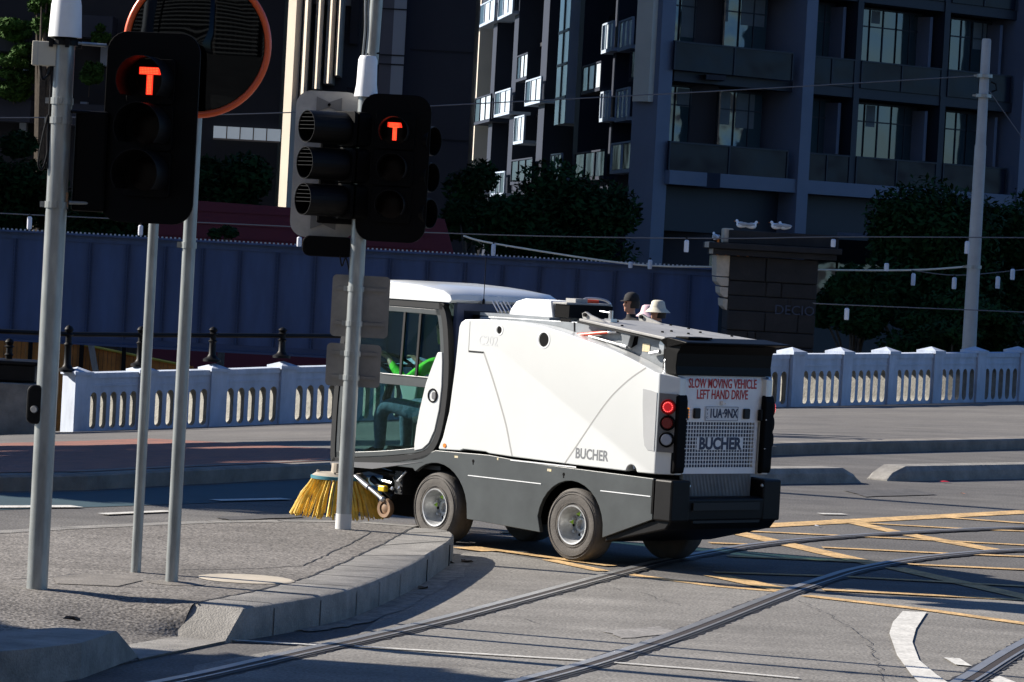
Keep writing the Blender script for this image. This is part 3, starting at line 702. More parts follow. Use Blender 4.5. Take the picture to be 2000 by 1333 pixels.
while k < x1:
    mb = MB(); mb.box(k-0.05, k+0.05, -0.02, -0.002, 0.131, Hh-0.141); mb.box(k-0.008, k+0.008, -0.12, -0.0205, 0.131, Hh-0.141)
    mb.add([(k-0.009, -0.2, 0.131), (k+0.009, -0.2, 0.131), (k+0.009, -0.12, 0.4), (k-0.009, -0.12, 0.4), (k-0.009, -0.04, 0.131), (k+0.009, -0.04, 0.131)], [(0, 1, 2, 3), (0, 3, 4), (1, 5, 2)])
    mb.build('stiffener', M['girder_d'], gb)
    k += 0.83
mb = MB(); k = x0
while k < x1:
    mb.box(k-0.018, k+0.018, -0.12, -0.06, Hh+0.04, Hh+0.075); k += 0.095
b_ = mb.build('rivets', M['bolt'], gb); b_['kind'] = 'stuff'
mb = MB(); k = x0+0.3
while k < x1:
    z = 0.2
    while z < Hh-0.2:
        for sx in (-0.032, 0.032): mb.box(k+sx-0.009, k+sx+0.009, -0.03, -0.02, z-0.009, z+0.009)
        z += 0.09
    k += 0.83
b_ = mb.build('rivets', M['girder'], gb); b_['kind'] = 'stuff'

# orange board fence seen below the bridge
YO = 93.0
z1 = D(100, 661, YO).z; z0 = -3.2
root = empty('board_fence', (0, YO, z0), 0, 'orange timber board fence seen under the blue bridge at left', 'fence')
mb = MB(); xa, xb = D(-200, 600, YO).x, D(372, 700, YO).x; k = xa; i = 0
while k < xb:
    t = (k-xa)/(xb-xa); zt = z1-z0 - (0.0 if t < .5 else (t-.5)*1.0)
    mb.box(k, k+0.095, 0.0+0.01*(i % 2), 0.04+0.01*(i % 2), 0, zt+random.uniform(-.02, .02)); k += 0.105; i += 1
mb.build('boards', M['orangeboard'], root)
mb = MB(); mb.tube([(xa, -0.05, z1-z0+0.03), ((xa+xb)/2, -0.05, z1-z0+0.03), (xb, -0.05, z1-z0-0.5)], 0.035, 6); mb.build('rail', mat('yellow_pipe', (0.6, 0.42, 0.05), 0.5), root)
for px in (243, 60, 160):
    q = D(px, 690, YO); mb = MB(); mb.box(q.x-0.05, q.x+0.05, -0.14, -0.06, 0, z1-z0+0.08); mb.build('post', M['blackplastic'], root)
mb = MB(); q = D(180, 690, YO); mb.prism([(q.x-0.1, -0.1, z1-z0-0.1), (q.x+0.05, -0.1, z1-z0-0.1), (q.x+0.3, -0.1, z1-z0-1.2), (q.x+0.15, -0.1, z1-z0-1.2)], (0, -0.04, 0)); mb.build('brace', M['galv'], root)

# dark red hoarding above the bridge
YR = 104.0
a, b, c, d = D(300, 386, YR), D(560, 402, YR), D(868, 428, YR), D(893, 520, YR)
mb = MB(); mb.prism([(a.x, YR, a.z), (c.x, YR, c.z), (d.x, YR, d.z), (d.x, YR, -3.2), (a.x, YR, -3.2)], (0, 0.25, 0))
for i in range(5):
    zz = a.z-0.35*i-0.3; mb.box(a.x, c.x-0.3, YR-0.03, YR-0.001, zz, zz+0.03)
tag(mb.build('red_hoarding', M['redboard']), 'dark red hoarding wall behind the blue bridge', 'hoarding')

# stone pier
PX0, PX1 = 4.45, 6.32
zc = D(1427, 482, 80).z; ztop = D(1440, 446, 80).z
root = empty('stone_pier', (5.3, 81, -3.2), 0, 'dark bluestone bridge pier with stepped pale corbels shaped as its sunlit edge', 'pier')
def pz(y): return D(1427, y, 80).z+3.2
zz_ = 0.0; rc = random.Random(5); top_ = pz(499.5)
while zz_ < top_-0.01:
    h_ = min(rc.uniform(0.30, 0.42), top_-zz_)
    if top_-zz_-h_ < 0.15: h_ = top_-zz_
    mb = MB(); xs_ = [-0.85]+sorted(rc.uniform(-0.45, 0.7) for _ in range(2))+[1.0]
    for xa_, xb_ in zip(xs_[:-1], xs_[1:]):
        f_ = rc.uniform(-0.03, 0.02)
        if xb_-xa_ > 0.08: mb.box(xa_+0.006, xb_-0.006, -0.88+f_, 0.9, zz_+0.006, zz_+h_-0.006)
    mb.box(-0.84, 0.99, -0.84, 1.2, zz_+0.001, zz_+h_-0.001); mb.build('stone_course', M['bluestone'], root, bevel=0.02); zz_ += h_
for y0_, y1_, dx in ((500, 541, 0.27), (543, 560, 0.25), (562, 582, 0.17), (585, 607, 0.10)):  # steps follow the sunlit strip where the bridge shadow narrows it
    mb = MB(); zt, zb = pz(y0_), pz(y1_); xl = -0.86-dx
    mb.prism([(-0.852, -0.86, zt), (xl, -0.86, zt), (xl+0.015, -0.86, zb+0.08*(1 if dx < .26 else 0)), (xl+(0.10 if dx < .26 else 0.02), -0.86, zb), (-0.852, -0.86, zb)], (0, 1.9, 0)); mb.build('sunlit_corbel', M['bluestone_lit'], root, bevel=0.01)
mb = MB(); mb.box(-1.22, 1.35, -1.1, 1.4, pz(499), pz(487)); mb.box(-1.32, 1.45, -1.2, 1.5, pz(487)+0.002, pz(475)); mb.build('coping', M['bluestone'], root, bevel=0.015)
mb = MB(); mb.box(-1.325, -1.20, -1.15, 0.6, pz(486), pz(474.6)); mb.box(-1.225, -1.10, -1.05, 0.6, pz(498), pz(488)); mb.build('sunlit_coping_edge', M['bluestone_lit'], root, bevel=0.01)  # sunlit edge laid on as pale stone
mb = MB(); mb.box(-0.9, 1.4, -0.8, 1.1, pz(475)+0.002, pz(449)); mb.build('cap_block', M['bluestone'], root, bevel=0.02)
mb = MB(); mb.box(-1.0, -0.80, -0.75, 0.3, pz(475)+0.002, pz(446)); mb.build('sunlit_cap_end', M['bluestone_lit'], root, bevel=0.03)
for z in (pz(540), pz(575), pz(612), pz(650)):
    pass
text_obj('DECIO', 0.28, mat('graffiti_pale', (0.04, 0.05, 0.08), 0.8), root, (0.55, -0.925, pz(601)), (1, 0, 0), (0, 0, 1), name='graffiti')

# seagulls
def gull(px, py, head, label, k):
    Y = 80.3; p = D(px, py, Y); t = empty('seagull', p, head, label, 'seagull', 'seagulls resting on the pier'); t.scale = (0.68, 0.68, 0.78)
    mb = MB(); mb.lathe([(0.0, -0.21), (0.03, -0.2), (0.065, -0.12), (0.085, -0.02), (0.085, 0.06), (0.06, 0.13), (0.0, 0.17)], (0, 0, 0.09), axis='x', seg=10)
    mb.ico((0.15, 0, 0.19), (0.048, 0.042, 0.042), 2); mb.tube([(0.10, 0, 0.11), (0.14, 0, 0.18)], [0.055, 0.035], 8)
    mb.build('body', M['gull'], t, smooth=True, ang=80)
    for s in (-1, 1):
        mb = MB(); mb.ico((-0.06, s*0.07, 0.115), (0.17, 0.022, 0.05), 2); mb.build('wing', M['gullgrey'], t, smooth=True)
        mb = MB(); mb.tube([(0.02, s*0.03, 0.03), (0.02, s*0.03, 0)], 0.008, 5); mb.build('leg', M['orange'], t)
    mb = MB(); mb.tube([(0.19, 0, 0.185), (0.24, 0, 0.175)], [0.012, 0.003], 6); mb.build('beak', M['orange'], t)
gull(1397, 470, 1.9, 'lone white seagull on the lower ledge of the pier', 0)
gull(1448, 446, 2.9, 'leftmost seagull on top of the pier, facing left', 1)
gull(1467, 448, 0.1, 'second seagull on top of the pier, tail to the right', 2)
gull(1516, 449, 3.2, 'third seagull on top of the pier, left of the last one', 3)
gull(1532, 450, 2.8, 'rightmost seagull on top of the pier', 4)

# ---- wires and lanterns
def wire(px, Y, r, mat_, label, name='overhead_wire', cat='wire', grp=None):
    pts = [D(x, y, Y) for x, y in px]; c = pts[0]
    mb = MB(); mb.tube([p for p in smooth_pts(pts, 5)], r, 6); o = mb.build(name, mat_, fix=False); tag(o, label, cat, grp)
wire([(-200, 231), (200, 229), (545, 221), (850, 207), (1460, 175), (1916, 148)], 78, 0.013, M['wire'], 'thin wire running from the left edge up to the tall right pole')
wire([(-200, 405), (0, 417), (370, 434), (960, 459), (1400, 466), (1660, 463), (2200, 466)], 76, 0.013, M['wire'], 'thin wire sagging just above the blue bridge with lanterns on it')
wire([(905, 461), (970, 477), (1230, 516), (1400, 522), (1600, 527.5), (1780, 528), (1892, 521)], 83.0, 0.022, M['cable_pale'], 'thick pale cable bright in the sun running to the right pole')
wire([(1590, 592), (1653, 596), (2200, 618)], 76, 0.012, M['wire'], 'low thin wire right of the pier carrying one lantern')
wire([(1780, 528), (1870, 538), (2000, 527), (2200, 505)], 79, 0.012, M['wire'], 'faint sagging wire behind the right pole')
wire([(1930, 175), (2000, 275), (2060, 360)], 78.5, 0.010, M['wire'], 'thin stay wire dropping right from the tall pole')
lanterns = [(57,418,448,76,'lantern left of the big signal pole'), (274,436,460,76,'lantern seen below the big signal head'), (584,459,482,76,'lantern below the rounded grey signal plate'), (963,472,500,82.95,'lantern at the left end of the thick pale cable'),
            (1231,509,524,82.95,'small lantern half hidden on the pale cable left of the pier'), (1269,504,526,82.95,'lantern on the pale cable nearest the pier'), (1340,464,493,76,'lantern on the upper wire left of the pier'), (1627,464,483,76,'lantern on the upper wire right of the pier'),
            (1731,511,530,79,'faint lantern just above the pale cable right of the pier'), (1783,529,558,82.95,'lantern hanging under the pale cable left of the tall pole'), (1888,466,496,76,'lantern touching the tall pole on the upper wire'), (1863,537,565,79,'lantern just left of the tall pole, below the pale cable'),
            (1948,535,564,79,'lantern right of the tall pole'), (1977,521,547,79,'lantern nearest the right edge'), (1653,597,625,76,'lantern on the lowest wire right of the pier')]
for x, yt, yb, Y, lab in lanterns:
    a = D(x+1.5, yt, Y); b = D(x, yb, Y); h = a.z-b.z
    t = empty('hanging_lantern', (b.x, b.y, b.z), 0, 'white cylindrical '+lab, 'lantern', 'white lanterns hung on the wires')
    mb = MB(); mb.lathe([(0.0, 0), (0.042, 0.0), (0.048, 0.03), (0.048, h*0.74), (0.03, h*0.82), (0.0, h*0.84)], seg=12); mb.build('shade', M['lantern'], t, smooth=True)
    mb = MB(); mb.tube([(0, 0, h*0.82), (0, 0, h)], 0.018, 6); mb.box(-0.03, 0.03, -0.01, 0.01, h*0.93, h*0.98); mb.build('hanger', M['blackplastic'], t)

# ---- tall right pole
pb, pt = D(1892, 690, 78), D(1924, 76, 78)
t = empty('tall_pole', (pb.x, 78, -0.6), 0, 'tall tapered grey pole behind the right balustrade', 'pole')
mb = MB(); H1 = pt.z+0.6; mb.tube([(0, 0, 0), (0, 0, H1*0.72), (0, 0, H1*0.725), (0, 0, H1*0.995), (0, 0, H1)], [0.155, 0.118, 0.105, 0.095, 0.08], 20); mb.build('shaft', mat('pole_concrete', (0.36, 0.35, 0.33), 0.7, var=0.12, vscale=2), t, smooth=True)
for y in (522, 187, 148):
    z = D(1905, y, 78).z+0.6; mb = MB(); mb.lathe([(0.10, -0.035), (0.16, -0.035), (0.16, 0.035), (0.10, 0.035)], (0, 0, z), seg=16); mb.box(-0.22, -0.13, -0.02, 0.02, z-0.02, z+0.02); mb.build('clamp', M['galv'], t)
mb = MB(); z = D(1935, 170, 78).z+0.6; mb.tube([(0.14, 0, z+0.1), (0.24, 0, z+0.06), (0.26, 0, z-0.06), (0.16, 0, z-0.1)], 0.02, 6); mb.build('insulator', M['blackplastic'], t)

# ================================================================ BUILDINGS
# apartment block: left wing recedes from the corner, right wing faces the road
CX, CY = 4.58, 115.0
U1 = Vector((-0.1133, 1, 0)).normalized()     # along the left wing, away from the corner
U2 = Vector((D(1990, 375, 125).x-CX, 10.0, 0)).normalized()
N1 = Vector((-U1.y, U1.x, 0)); 
if N1.x > 0: N1 = -N1                          # outward (towards -x)
N2 = Vector((U2.y, -U2.x, 0)); 
if N2.y > 0: N2 = -N2
bd = empty('apartment_block', (CX, CY, -3.2), 0, 'dark grey apartment block with deep frame grid and glazed balconies', 'building')
O3 = Vector((CX, CY, -3.2))
def W1(u, v, w_): q = Vector((0, 0, 0))+U1*u+N1*w_; return Vector((q.x, q.y, v))
def W2(u, v, w_): q = Vector((0, 0, 0))+U2*u+N2*w_; return Vector((q.x, q.y, v))
def wbox(mb, W, u0, u1, v0, v1, w0, w1, mi=0):
    vs = [W(u0,v0,w0),W(u1,v0,w0),W(u1,v0,w1),W(u0,v0,w1),W(u0,v1,w0),W(u1,v1,w0),W(u1,v1,w1),W(u0,v1,w1)]
    mb.add(vs, [(3,2,1,0),(4,5,6,7),(0,1,5,4),(1,2,6,5),(2,3,7,6),(3,0,4,7)], mi)
def hit(px, py, U, N, off=0.0):   # pixel ray against wing plane -> (u, v)
    d = ray(px, py); P0 = O3+N*off; tt = (P0-_C).dot(N)/d.dot(N); P = _C+d*tt-O3; return P.dot(U), P.z
HB = 26.0; L1 = 76.0; L2 = 30.0
mb = MB(); A_, B_, C_, E_ = W1(1.8, 0, -1.5), W1(L1, 0, -1.5), W2(L2, 0, -1.6), W2(1.0, 0, -1.6)
mb.prism([A_, B_, Vector((C_.x, B_.y, 0)), C_, E_], (0, 0, HB)); mb.build('wing_wall', M['bldg_dark'], bd)
Z0 = hit(1299, 332, U2, N2)[1]     # underside slab level
ST_H = 2.95
# left wing fins
fins = [(1268, 1.0, 0.7), (1196, 0.8, 0.6), (1128, 1.3, 0.7), (1058, 2.0, 0.8), (1001, 1.6, 0.7), (960, 1.6, 0.7), (928, 0.9, 0.8), (893, 1.0, 0.7)]
for px, wd, dp in fins:
    u, _ = hit(px, 200, U1, N1); mb = MB(); wbox(mb, W1, u-wd*0.5, u+wd*0.5, 0, HB, -1.5, 0.0); mb.build('fin', M['cream'] if px in (928,) else mat('left_wing_shade_frame', (0.022, 0.028, 0.045), 0.7, spec=0.2), bd)  # one fin cream for sunlight, the others darkened to look shaded
for k in range(0, 7):
    z = Z0+ST_H*k
    if k in (0, 3, 6):
        mb = MB(); wbox(mb, W1, 0.6, L1, z-0.45, z, -1.5, -0.05); mb.build('floor_band', MAT['left_wing_shade_frame'], bd)
    else:
        mb = MB(); wbox(mb, W1, 0.6, L1, z-0.15, z, -1.5, -0.9); mb.build('floor_slab', M['bldg_dark'], bd)
    mb = MB(); wbox(mb, W1, 1.3, L1, z+0.2, z+2.5, -1.498, -1.45); mb.build('window_strip', M['win'], bd)
# juliet balconies of the left wing
jb = [(115,70,180,150),(205,40,285,120),(305,0,380,80),(400,275,455,415),(445,415,525,540),(285,460,365,600),(180,490,262,640),(120,520,157,630),(385,600,437,740),(740,320,838,480),(845,125,900,265),(930,95,1000,255),(990,240,1092,410),(835,480,880,620),(915,455,980,620),(700,830,860,930),(890,790,1060,890),(575,870,630,930),(370,910,480,950),(265,930,335,1010),(160,950,235,1000),(55,395,75,520),(72,100,92,180)]
for i, (a0, b0, a1, b1) in enumerate(jb):
    x0_, y0_, x1_, y1_ = 860+a0/2.667, b0/2.667, 860+a1/2.667, b1/2.667
    sl = (x1_-x0_)*0.32
    uA, vA = hit(x0_, y1_, U1, N1, 0.25); uB, vB = hit(x1_, y1_-sl, U1, N1, 0.25); _, vT = hit(x1_, y0_, U1, N1, 0.25)
    v0 = min(vA, vB); v1 = max(vT, v0+0.9)
    u0, u1 = min(uA, uB), max(uA, uB)
    f = MB(); wbox(f, W1, u0, u1, v0-0.12, v0, -0.6, 0.30); wbox(f, W1, u0, u1, v1-0.06, v1, 0.22, 0.30)
    n_ = 3
    for j in range(n_+1):
        uu = u0+(u1-u0)*j/n_; wbox(f, W1, uu-0.05, uu+0.05, v0, v1-0.06, 0.22, 0.30)
    bo = f.build('balcony', M['bldg_light'] if i % 3 else MAT['left_wing_shade_frame'], bd)
    for j in range(n_):
        g = MB(); uu0 = u0+(u1-u0)*(j+0.12)/n_; uu1 = u0+(u1-u0)*(j+0.88)/n_
        wbox(g, W1, uu0, uu1, v0+0.02, v1-0.08, 0.24, 0.27); g.build('pane', M['winbright'] if (j < 2 and i not in (15, 16, 17, 18, 19, 20)) else M['winbal'], bo)
# tall pale window strip
u0, v1 = hit(1116, 6, U1, N1, 0.0); u1, v0 = hit(1083, 245, U1, N1, 0.0)
f = MB(); wbox(f, W1, min(u0,u1), max(u0,u1), v0, v1+3, -1.0, 0.02); wi = f.build('tall_window', M['winbright'], bd)
g = MB(); um = (u0+u1)/2; wbox(g, W1, um-0.15, um+0.05, v0, v1+3, 0.021, 0.06)
for zz in (0.22, 0.5, 0.78): wbox(g, W1, min(u0,u1), max(u0,u1), v0+(v1-v0)*zz-0.05, v0+(v1-v0)*zz+0.05, 0.0205, 0.05)
g.build('glazing_bars', M['bldg_dark'], wi)

# right wing
def u2(px, py=330): return hit(px, py, U2, N2)[0]
rw = random.Random(9)
bays = [(1302, 1535), (1577, 1668), (1680, 1838), (1850, 1975), (2003, 2120)]
for k in range(-0, 4):
    z = Z0+(ST_H+0.05)*k
    mb = MB(); wbox(mb, W2, -0.3 if k == 0 else 0.0, L2, z-0.42 if k == 0 else z-0.32, z, -1.6, 0.12 if k == 0 else -0.25); mb.build('floor_slab', M['bldg_frame'] if k == 0 else M['bldg_dark'], bd, bevel=0.01)
    for bi, (pa, pb_) in enumerate(bays):
        ua, ub = u2(pa), u2(pb_)
        off = -0.2 if bi else 0.05
        bal = MB(); wbox(bal, W2, ua, ub, z+0.003, z+0.82, off-0.05, off); b_ = bal.build('balcony_glass', M['winbal'], bd)
        bar = MB(); wbox(bar, W2, ua, ub, z+0.821, z+0.87, off-0.08, off+0.03)
        for uu in (ua+0.02, (ua+ub)/2, ub-0.02): wbox(bar, W2, uu-0.025, uu+0.025, z+0.003, z+0.82, off+0.001, off+0.03)
        bar.build('rail', M['bldg_dark'], b_)
        n_ = 4 if bi == 0 else (2 if bi == 1 else 3)
        wm_ = MB(); wbox(wm_, W2, ua, ub, z+0.0, z+2.62, -1.598, -1.2); fr = wm_.build('window_frame', M['bldg_dark'], bd)
        for j in range(n_):
            g = MB(); a_, b2 = ua+(ub-ua)*(j+0.04)/n_, ua+(ub-ua)*(j+0.96)/n_
            wbox(g, W2, a_, b2, z+0.9, z+2.55, -1.199, -1.15); g.build('window', M['win2'] if bi < 2 else M['win'], bd)
            if rw.random() < 0.45:
                g = MB(); hz_ = rw.uniform(0.4, 1.6); wx_ = rw.uniform(0.35, 1.0); wbox(g, W2, a_+0.04, a_+(b2-a_)*wx_-0.04, z+2.55-hz_, z+2.54, -1.149, -1.142); g.build('blind', mat('blind_pale', (0.11, 0.12, 0.12), 0.8, var=0.1, vscale=3), bd)
            g = MB(); wbox(g, W2, (a_+b2)/2-0.02, (a_+b2)/2+0.02, z+0.9, z+2.55, -1.1405, -1.12); wbox(g, W2, a_, b2, z+2.0, z+2.04, -1.141, -1.118); g.build('glazing_bar', M['bldg_dark'], bd)
            if False:
                g = MB(); wbox(g, W2, a_, b2, z+1.86, z+1.93, -1.149, -1.12); g.build('glazing_bar', M['bldg_dark'], bd)
        if bi:
            g = MB(); wbox(g, W2, ub-0.25, ub-0.12, z+0.9, z+2.5, -1.15, -0.6); g.build('blade', M['bldg_frame'], bd)
for px, wd in ((1561, 0.48), (1989, 0.42)):
    u = u2(px); mb = MB(); wbox(mb, W2, u-wd/2, u+wd/2, 0, HB, -1.6, 0.2); mb.build('column', M['bldg_frame'], bd, bevel=0.01)
for px, wd in ((1674, 0.25), (1844, 0.25)):
    u = u2(px); mb = MB(); wbox(mb, W2, u-wd/2, u+wd/2, Z0, HB, -1.6, -0.21); mb.build('mullion', M['bldg_dark'], bd)
for px in (1268,):
    mb = MB(); wbox(mb, W2, -0.75, -0.2, 0, HB, -1.2, -0.1); mb.build('corner_column', M['bldg_frame'], bd, bevel=0.01)
    mb = MB(); wbox(mb, W2, -0.95, -0.753, Z0+2.0, HB, -1.0, -0.3); mb.build('corner_sunlight_strip', M['cream'], bd)  # cream strip added for the sunlit edge of the corner
# ground floor
mb = MB(); wbox(mb, W2, 0.1, L2, Z0-1.8, Z0-0.43, -1.6, -0.6); mb.build('fascia', M['bldg_dark'], bd)
for pa, pb_, mt in ((1400, 1532, M['warm']), (1578, 1700, M['win2']), (1705, 1790, M['win2'])):
    ua, ub = u2(pa, 420), u2(pb_, 420); mb = MB(); z = Z0-3.6; wbox(mb, W2, ua, ub, z, Z0-1.85, -1.5, -1.4)
    o = mb.build('shop_window', M['win'] if mt is M['warm'] else mt, bd)
    if mt is M['warm']:
        for j in range(7):
            uu = ua+(ub-ua)*(j+0.3+random.random()*0.4)/7; g = MB(); wbox(g, W2, uu, uu+0.08, z, Z0-1.9, -1.399, -1.38); g.build('curtain', M['warm'], o)
# awning with shop lettering
ua, ub = u2(1603, 470), u2(1735, 470); zA = hit(1660, 452, U2, N2, 3)[1]; 
aw = empty('shop_awning', O3+W2(ua, 0, 1.2)+Vector((0,0,0)), 0, 'dark shop awning with wide pale lettering beside the stone pier', 'awning')
def WA(u, v, w_): return W2(u-ua, v, w_)
mb = MB(); wbox(mb, WA, ua, ub+1.5, zA-0.95, zA-0.25, -2.0, 1.9); mb.build('fascia_board', M['blackplastic'], aw)
mb = MB(); wbox(mb, WA, ua, ub-0.2, zA-0.12, zA-0.03, -0.5, 1.9); mb.build('edge_trim', M['bldg_frame'], aw)
ml = (ua+ub)/2
c_ = WA(ua+0.95, zA-0.55, 1.905)
text_obj('CNDIVIS', 0.42, M['bldg_frame'], aw, c_, U2, (0, 0, 1), width=1.55, name='lettering')
text_obj('TEXAS', 0.16, M['bldg_frame'], aw, WA(ua+2.25, zA-0.62, 1.905), U2, (0, 0, 1), name='lettering')

# slate wall building between the tower and the apartment block
Ys = 135.0
t = empty('slate_building', (0, Ys, -3.2), 0, 'plain dark slate blue building wall behind the centre signal', 'building')
xa, xb = D(590, 100, Ys).x, D(925, 100, Ys).x
mb = MB(); mb.box(xa, xb, 0, 12, 0, 45); mb.build('wall', M['bldg_slate'], t)
xc, xd = D(766, 100, Ys).x, D(790, 100, Ys).x
mb = MB(); mb.box(xc, xd, -0.25, -0.001, 0, 22); mb.build('pale_strip', M['bldg_light'], t)
mb = MB(); mb.box(D(742, 100, Ys).x, xc-0.001, -0.2, -0.001, 0, 22); mb.build('panel', M['bldg_frame'], t)
for yy in (110, 128, 20): 
    mb = MB(); z = D(760, yy, Ys).z+3.2; mb.box(D(740, 100, Ys).x, xd+0.02, -0.27, -0.2501, z, z+0.05); mb.build('joint', M['bldg_dark'], t)
for i in range(6):
    mb = MB(); z = 3+i*3.1; mb.box(xd+0.2, xb, -0.03, -0.001, z, z+0.05); mb.build('joint', M['bldg_dark'], t)
# cream fin tower
Yt = 122.0
t = empty('fin_tower', (0, Yt, -3.2), 0, 'tower with cream sunlit vertical fins behind the rounded signal plate', 'building')
zb = D(560, 345, Yt).z+3.2
xa, xb = D(556, 100, Yt).x, D(700, 100, Yt).x
mb = MB(); mb.box(xa+0.1, xb, 0.9, 10, 0, 45); mb.build('wall', M['bldg_dark'], t)
for px0, px1, ylow in ((558, 586, 345), (589, 604, 195), (614, 630, 175), (637, 654, 165), (657, 668, 150)):
    a_, b2 = D(px0, 100, Yt).x, D(px1, 100, Yt).x
    mb = MB(); y_ = -0.62*(a_-xa)
    p = [(a_, y_+0.30), (a_+(b2-a_)*0.60, y_-0.05), (b2, y_+0.10), (b2, 1.0), (a_, 1.0)]
    z0_ = 0 if px0 == 558 else D(px0, ylow, Yt).z+3.2
    mb.prism([(x, y, z0_) for x, y in p], (0, 0, 45-z0_)); mb.build('fin', M['cream'], t)
for i in range(8):
    z = zb*0+4+i*3.0; mb = MB(); mb.box(D(590, 100, Yt).x, xb-0.3, 0.65, 0.89, z, z+0.25); mb.build('spandrel', M['taupe'], t)
for i in range(5):
    z = 5+i*3.4; mb = MB(); mb.box(D(680, 100, Yt).x, xb-0.05, 0.5, 0.8, z, z+2.0); mb.build('window', M['winbal'], t)
# dark terraced building far left with planters
Yd = 141.0
t = empty('terraced_building', (-16, Yd, -3.2), 0, 'dark terraced building with planted ledges at far left', 'building')
mb = MB(); mb.box(-10, D(552, 100, Yd).x+16, 0, 8, 0, 24); mb.build('wall', M['bldg_dark'], t)
for px0, px1, y in ((-100, 55, 50), (-100, 72, 185), (150, 230, 28), (150, 235, 200)):
    a_, b2 = D(px0, y, Yd).x+16, D(px1, y, Yd).x+16; z = D(px0, y, Yd).z+3.2
    mb = MB(); mb.box(a_, b2, -1.6, -0.001, z-0.9, z-0.1); mb.build('planter_ledge', M['bldg_slate'], t)
for i, (px, y0_, y1_) in enumerate(((43, 135, 150), (43, 215, 300), (78, 140, 320), (160, 200, 225), (200, 90, 130))):
    a_ = D(px, y0_, Yd).x+16; z1_, z0_ = D(px, y0_, Yd).z+3.2, D(px, y1_, Yd).z+3.2
    mb = MB(); mb.box(a_, a_+(0.25 if px != 78 else 0.5), -0.5, -0.001, z0_, z1_); mb.build('post', M['bldg_light'] if px != 78 else M['taupe'], t)
# clerestory behind, its daylight put into the glass as glow
a_, b2 = D(418, 262, Yd).x+16, D(548, 262, Yd).x+16; z1_, z0_ = D(480, 250, Yd).z+3.2, D(480, 268, Yd).z+3.2
mb = MB(); mb.box(a_, b2, -0.3, -0.001, z0_-0.1, z1_); cw = mb.build('window', mat('sky_glow_glass', (0.5, 0.55, 0.6), 0.3, emit=(0.6, 0.7, 0.8), es=0.12), t)
mb = MB()
for j in range(1, 5): x_ = a_+(b2-a_)*j/5; mb.box(x_-0.02, x_+0.02, -0.33, -0.301, z0_-0.1, z1_)
mb.box(a_, b2, -0.34, -0.301, z0_-0.16, z0_-0.1); mb.build('frame', M['taupe'], cw)
mb = MB(); q = D(418, 336, Yd); mb.box(q.x+15.6, q.x+16.1, -0.2, -0.001, q.z+3.17, q.z+3.23); mb.build('light_fitting', M['cream'], t)
t = empty('shade_tower', (-45, 97, -3.2), 0, 'tall unseen tower added outside the left edge to keep the far buildings in shade', 'building')  # never in view, added only to shade the far buildings
mb = MB(); mb.box(-22, 22, 0, 29, 0, 60); mb.build('wall', M['bldg_slate'], t)
mb = MB()
for z in range(3, 58, 3): mb.box(-21, 21, -0.1, -0.001, z, z+1.6); mb.box(22.001, 22.1, 1, 28, z, z+1.6)
mb.build('windows', M['winbal'], t)
# unseen blocks added behind the camera for reflections and to cut the sky
t = empty('reflection_block', (0, -45, -0.02), 0, 'unseen grey blocks added across the junction for window reflections and less sky', 'building')
for cx, wd, hh in ((-58, 40, 60), (-18, 36, 44), (20, 32, 52), (62, 44, 60)):
    mb = MB(); mb.box(cx-wd/2, cx+wd/2, -12, 0, 0, hh); mb.build('wall', mat('grey_render', (0.16, 0.155, 0.15), 0.8, var=0.1, vscale=0.5) if cx != 20 else M['taupe'], t)
    mb = MB(); z = 2.2
    while z < hh-2:
        x = cx-wd/2+1
        while x < cx+wd/2-3: mb.box(x, x+2.2, 0.001, 0.06, z, z+1.7); x += 3.6
        z += 3.1
    mb.build('windows', M['bldg_dark'], t)
    mb = MB(); z = 1.3
    while z < hh-2: mb.box(cx-wd/2, cx+wd/2, 0.061, 1.0, z, z+0.9); z += 3.1
    mb.build('balconies', M['white_render'], t)

# ================================================================ TREES
def tree(base, h, crown, label, n, leaf=0.11, mats='foliage', name='tree', group=None, lump=9, seed=1, cat='tree'):
    rnd = random.Random(seed); t = empty(name, base, 0, label, cat, group)
    cx, cy, cz, rx, ry, rz = crown
    blobs = []
    for i in range(lump):
        while True:
            p = Vector((rnd.uniform(-1, 1), rnd.uniform(-1, 1), rnd.uniform(-1, 1)))
            if p.length < 1: break
        blobs.append((Vector((cx+p.x*rx*0.75, cy+p.y*ry*0.75, cz+p.z*rz*0.75)), rnd.uniform(0.28, 0.55)))
    mb = MB(); V = []; F = []
    for i in range(n):
        c, r = blobs[rnd.randrange(len(blobs))]
        d = Vector((rnd.gauss(0, 1), rnd.gauss(0, 1), rnd.gauss(0, 1))); d.normalize(); q = r*(rnd.random()**0.35)
        p = c+Vector((d.x*rx, d.y*ry, d.z*rz*0.85))*q
        s = leaf*rnd.uniform(0.6, 1.5); a = Vector((rnd.gauss(0, 1), rnd.gauss(0, 1), rnd.gauss(0, .7))).normalized(); b = a.cross(d+Vector((.01, .02, .7))).normalized()
        k = len(V); V += [p-a*s, p+b*s*0.45, p+a*s, p-b*s*0.45]; F.append((k, k+1, k+2, k+3))
    mb.add(V, F); mb.build('crown', M[mats], t, fix=False)
    mb = MB(); top = cz; mb.tube([(0, 0, 0), (0.05*h/5, 0, top*0.45), (cx*0.6, cy*0.6, top*0.8), (cx, cy, top+rz*0.4)], [0.035*h/1.2*0.7, 0.028*h/1.2*0.7, 0.02*h/1.2*.7, 0.02], 8)
    for c, r in blobs[:7]:
        s0 = Vector((cx*0.3, cy*0.3, top*0.55)); mb.tube([s0, s0.lerp(c, 0.5)+Vector((0, 0, 0.2)), c], [0.07*h/6, 0.045*h/6, 0.015], 6)
    mb.build('trunk', M['bark'], t)
    return t
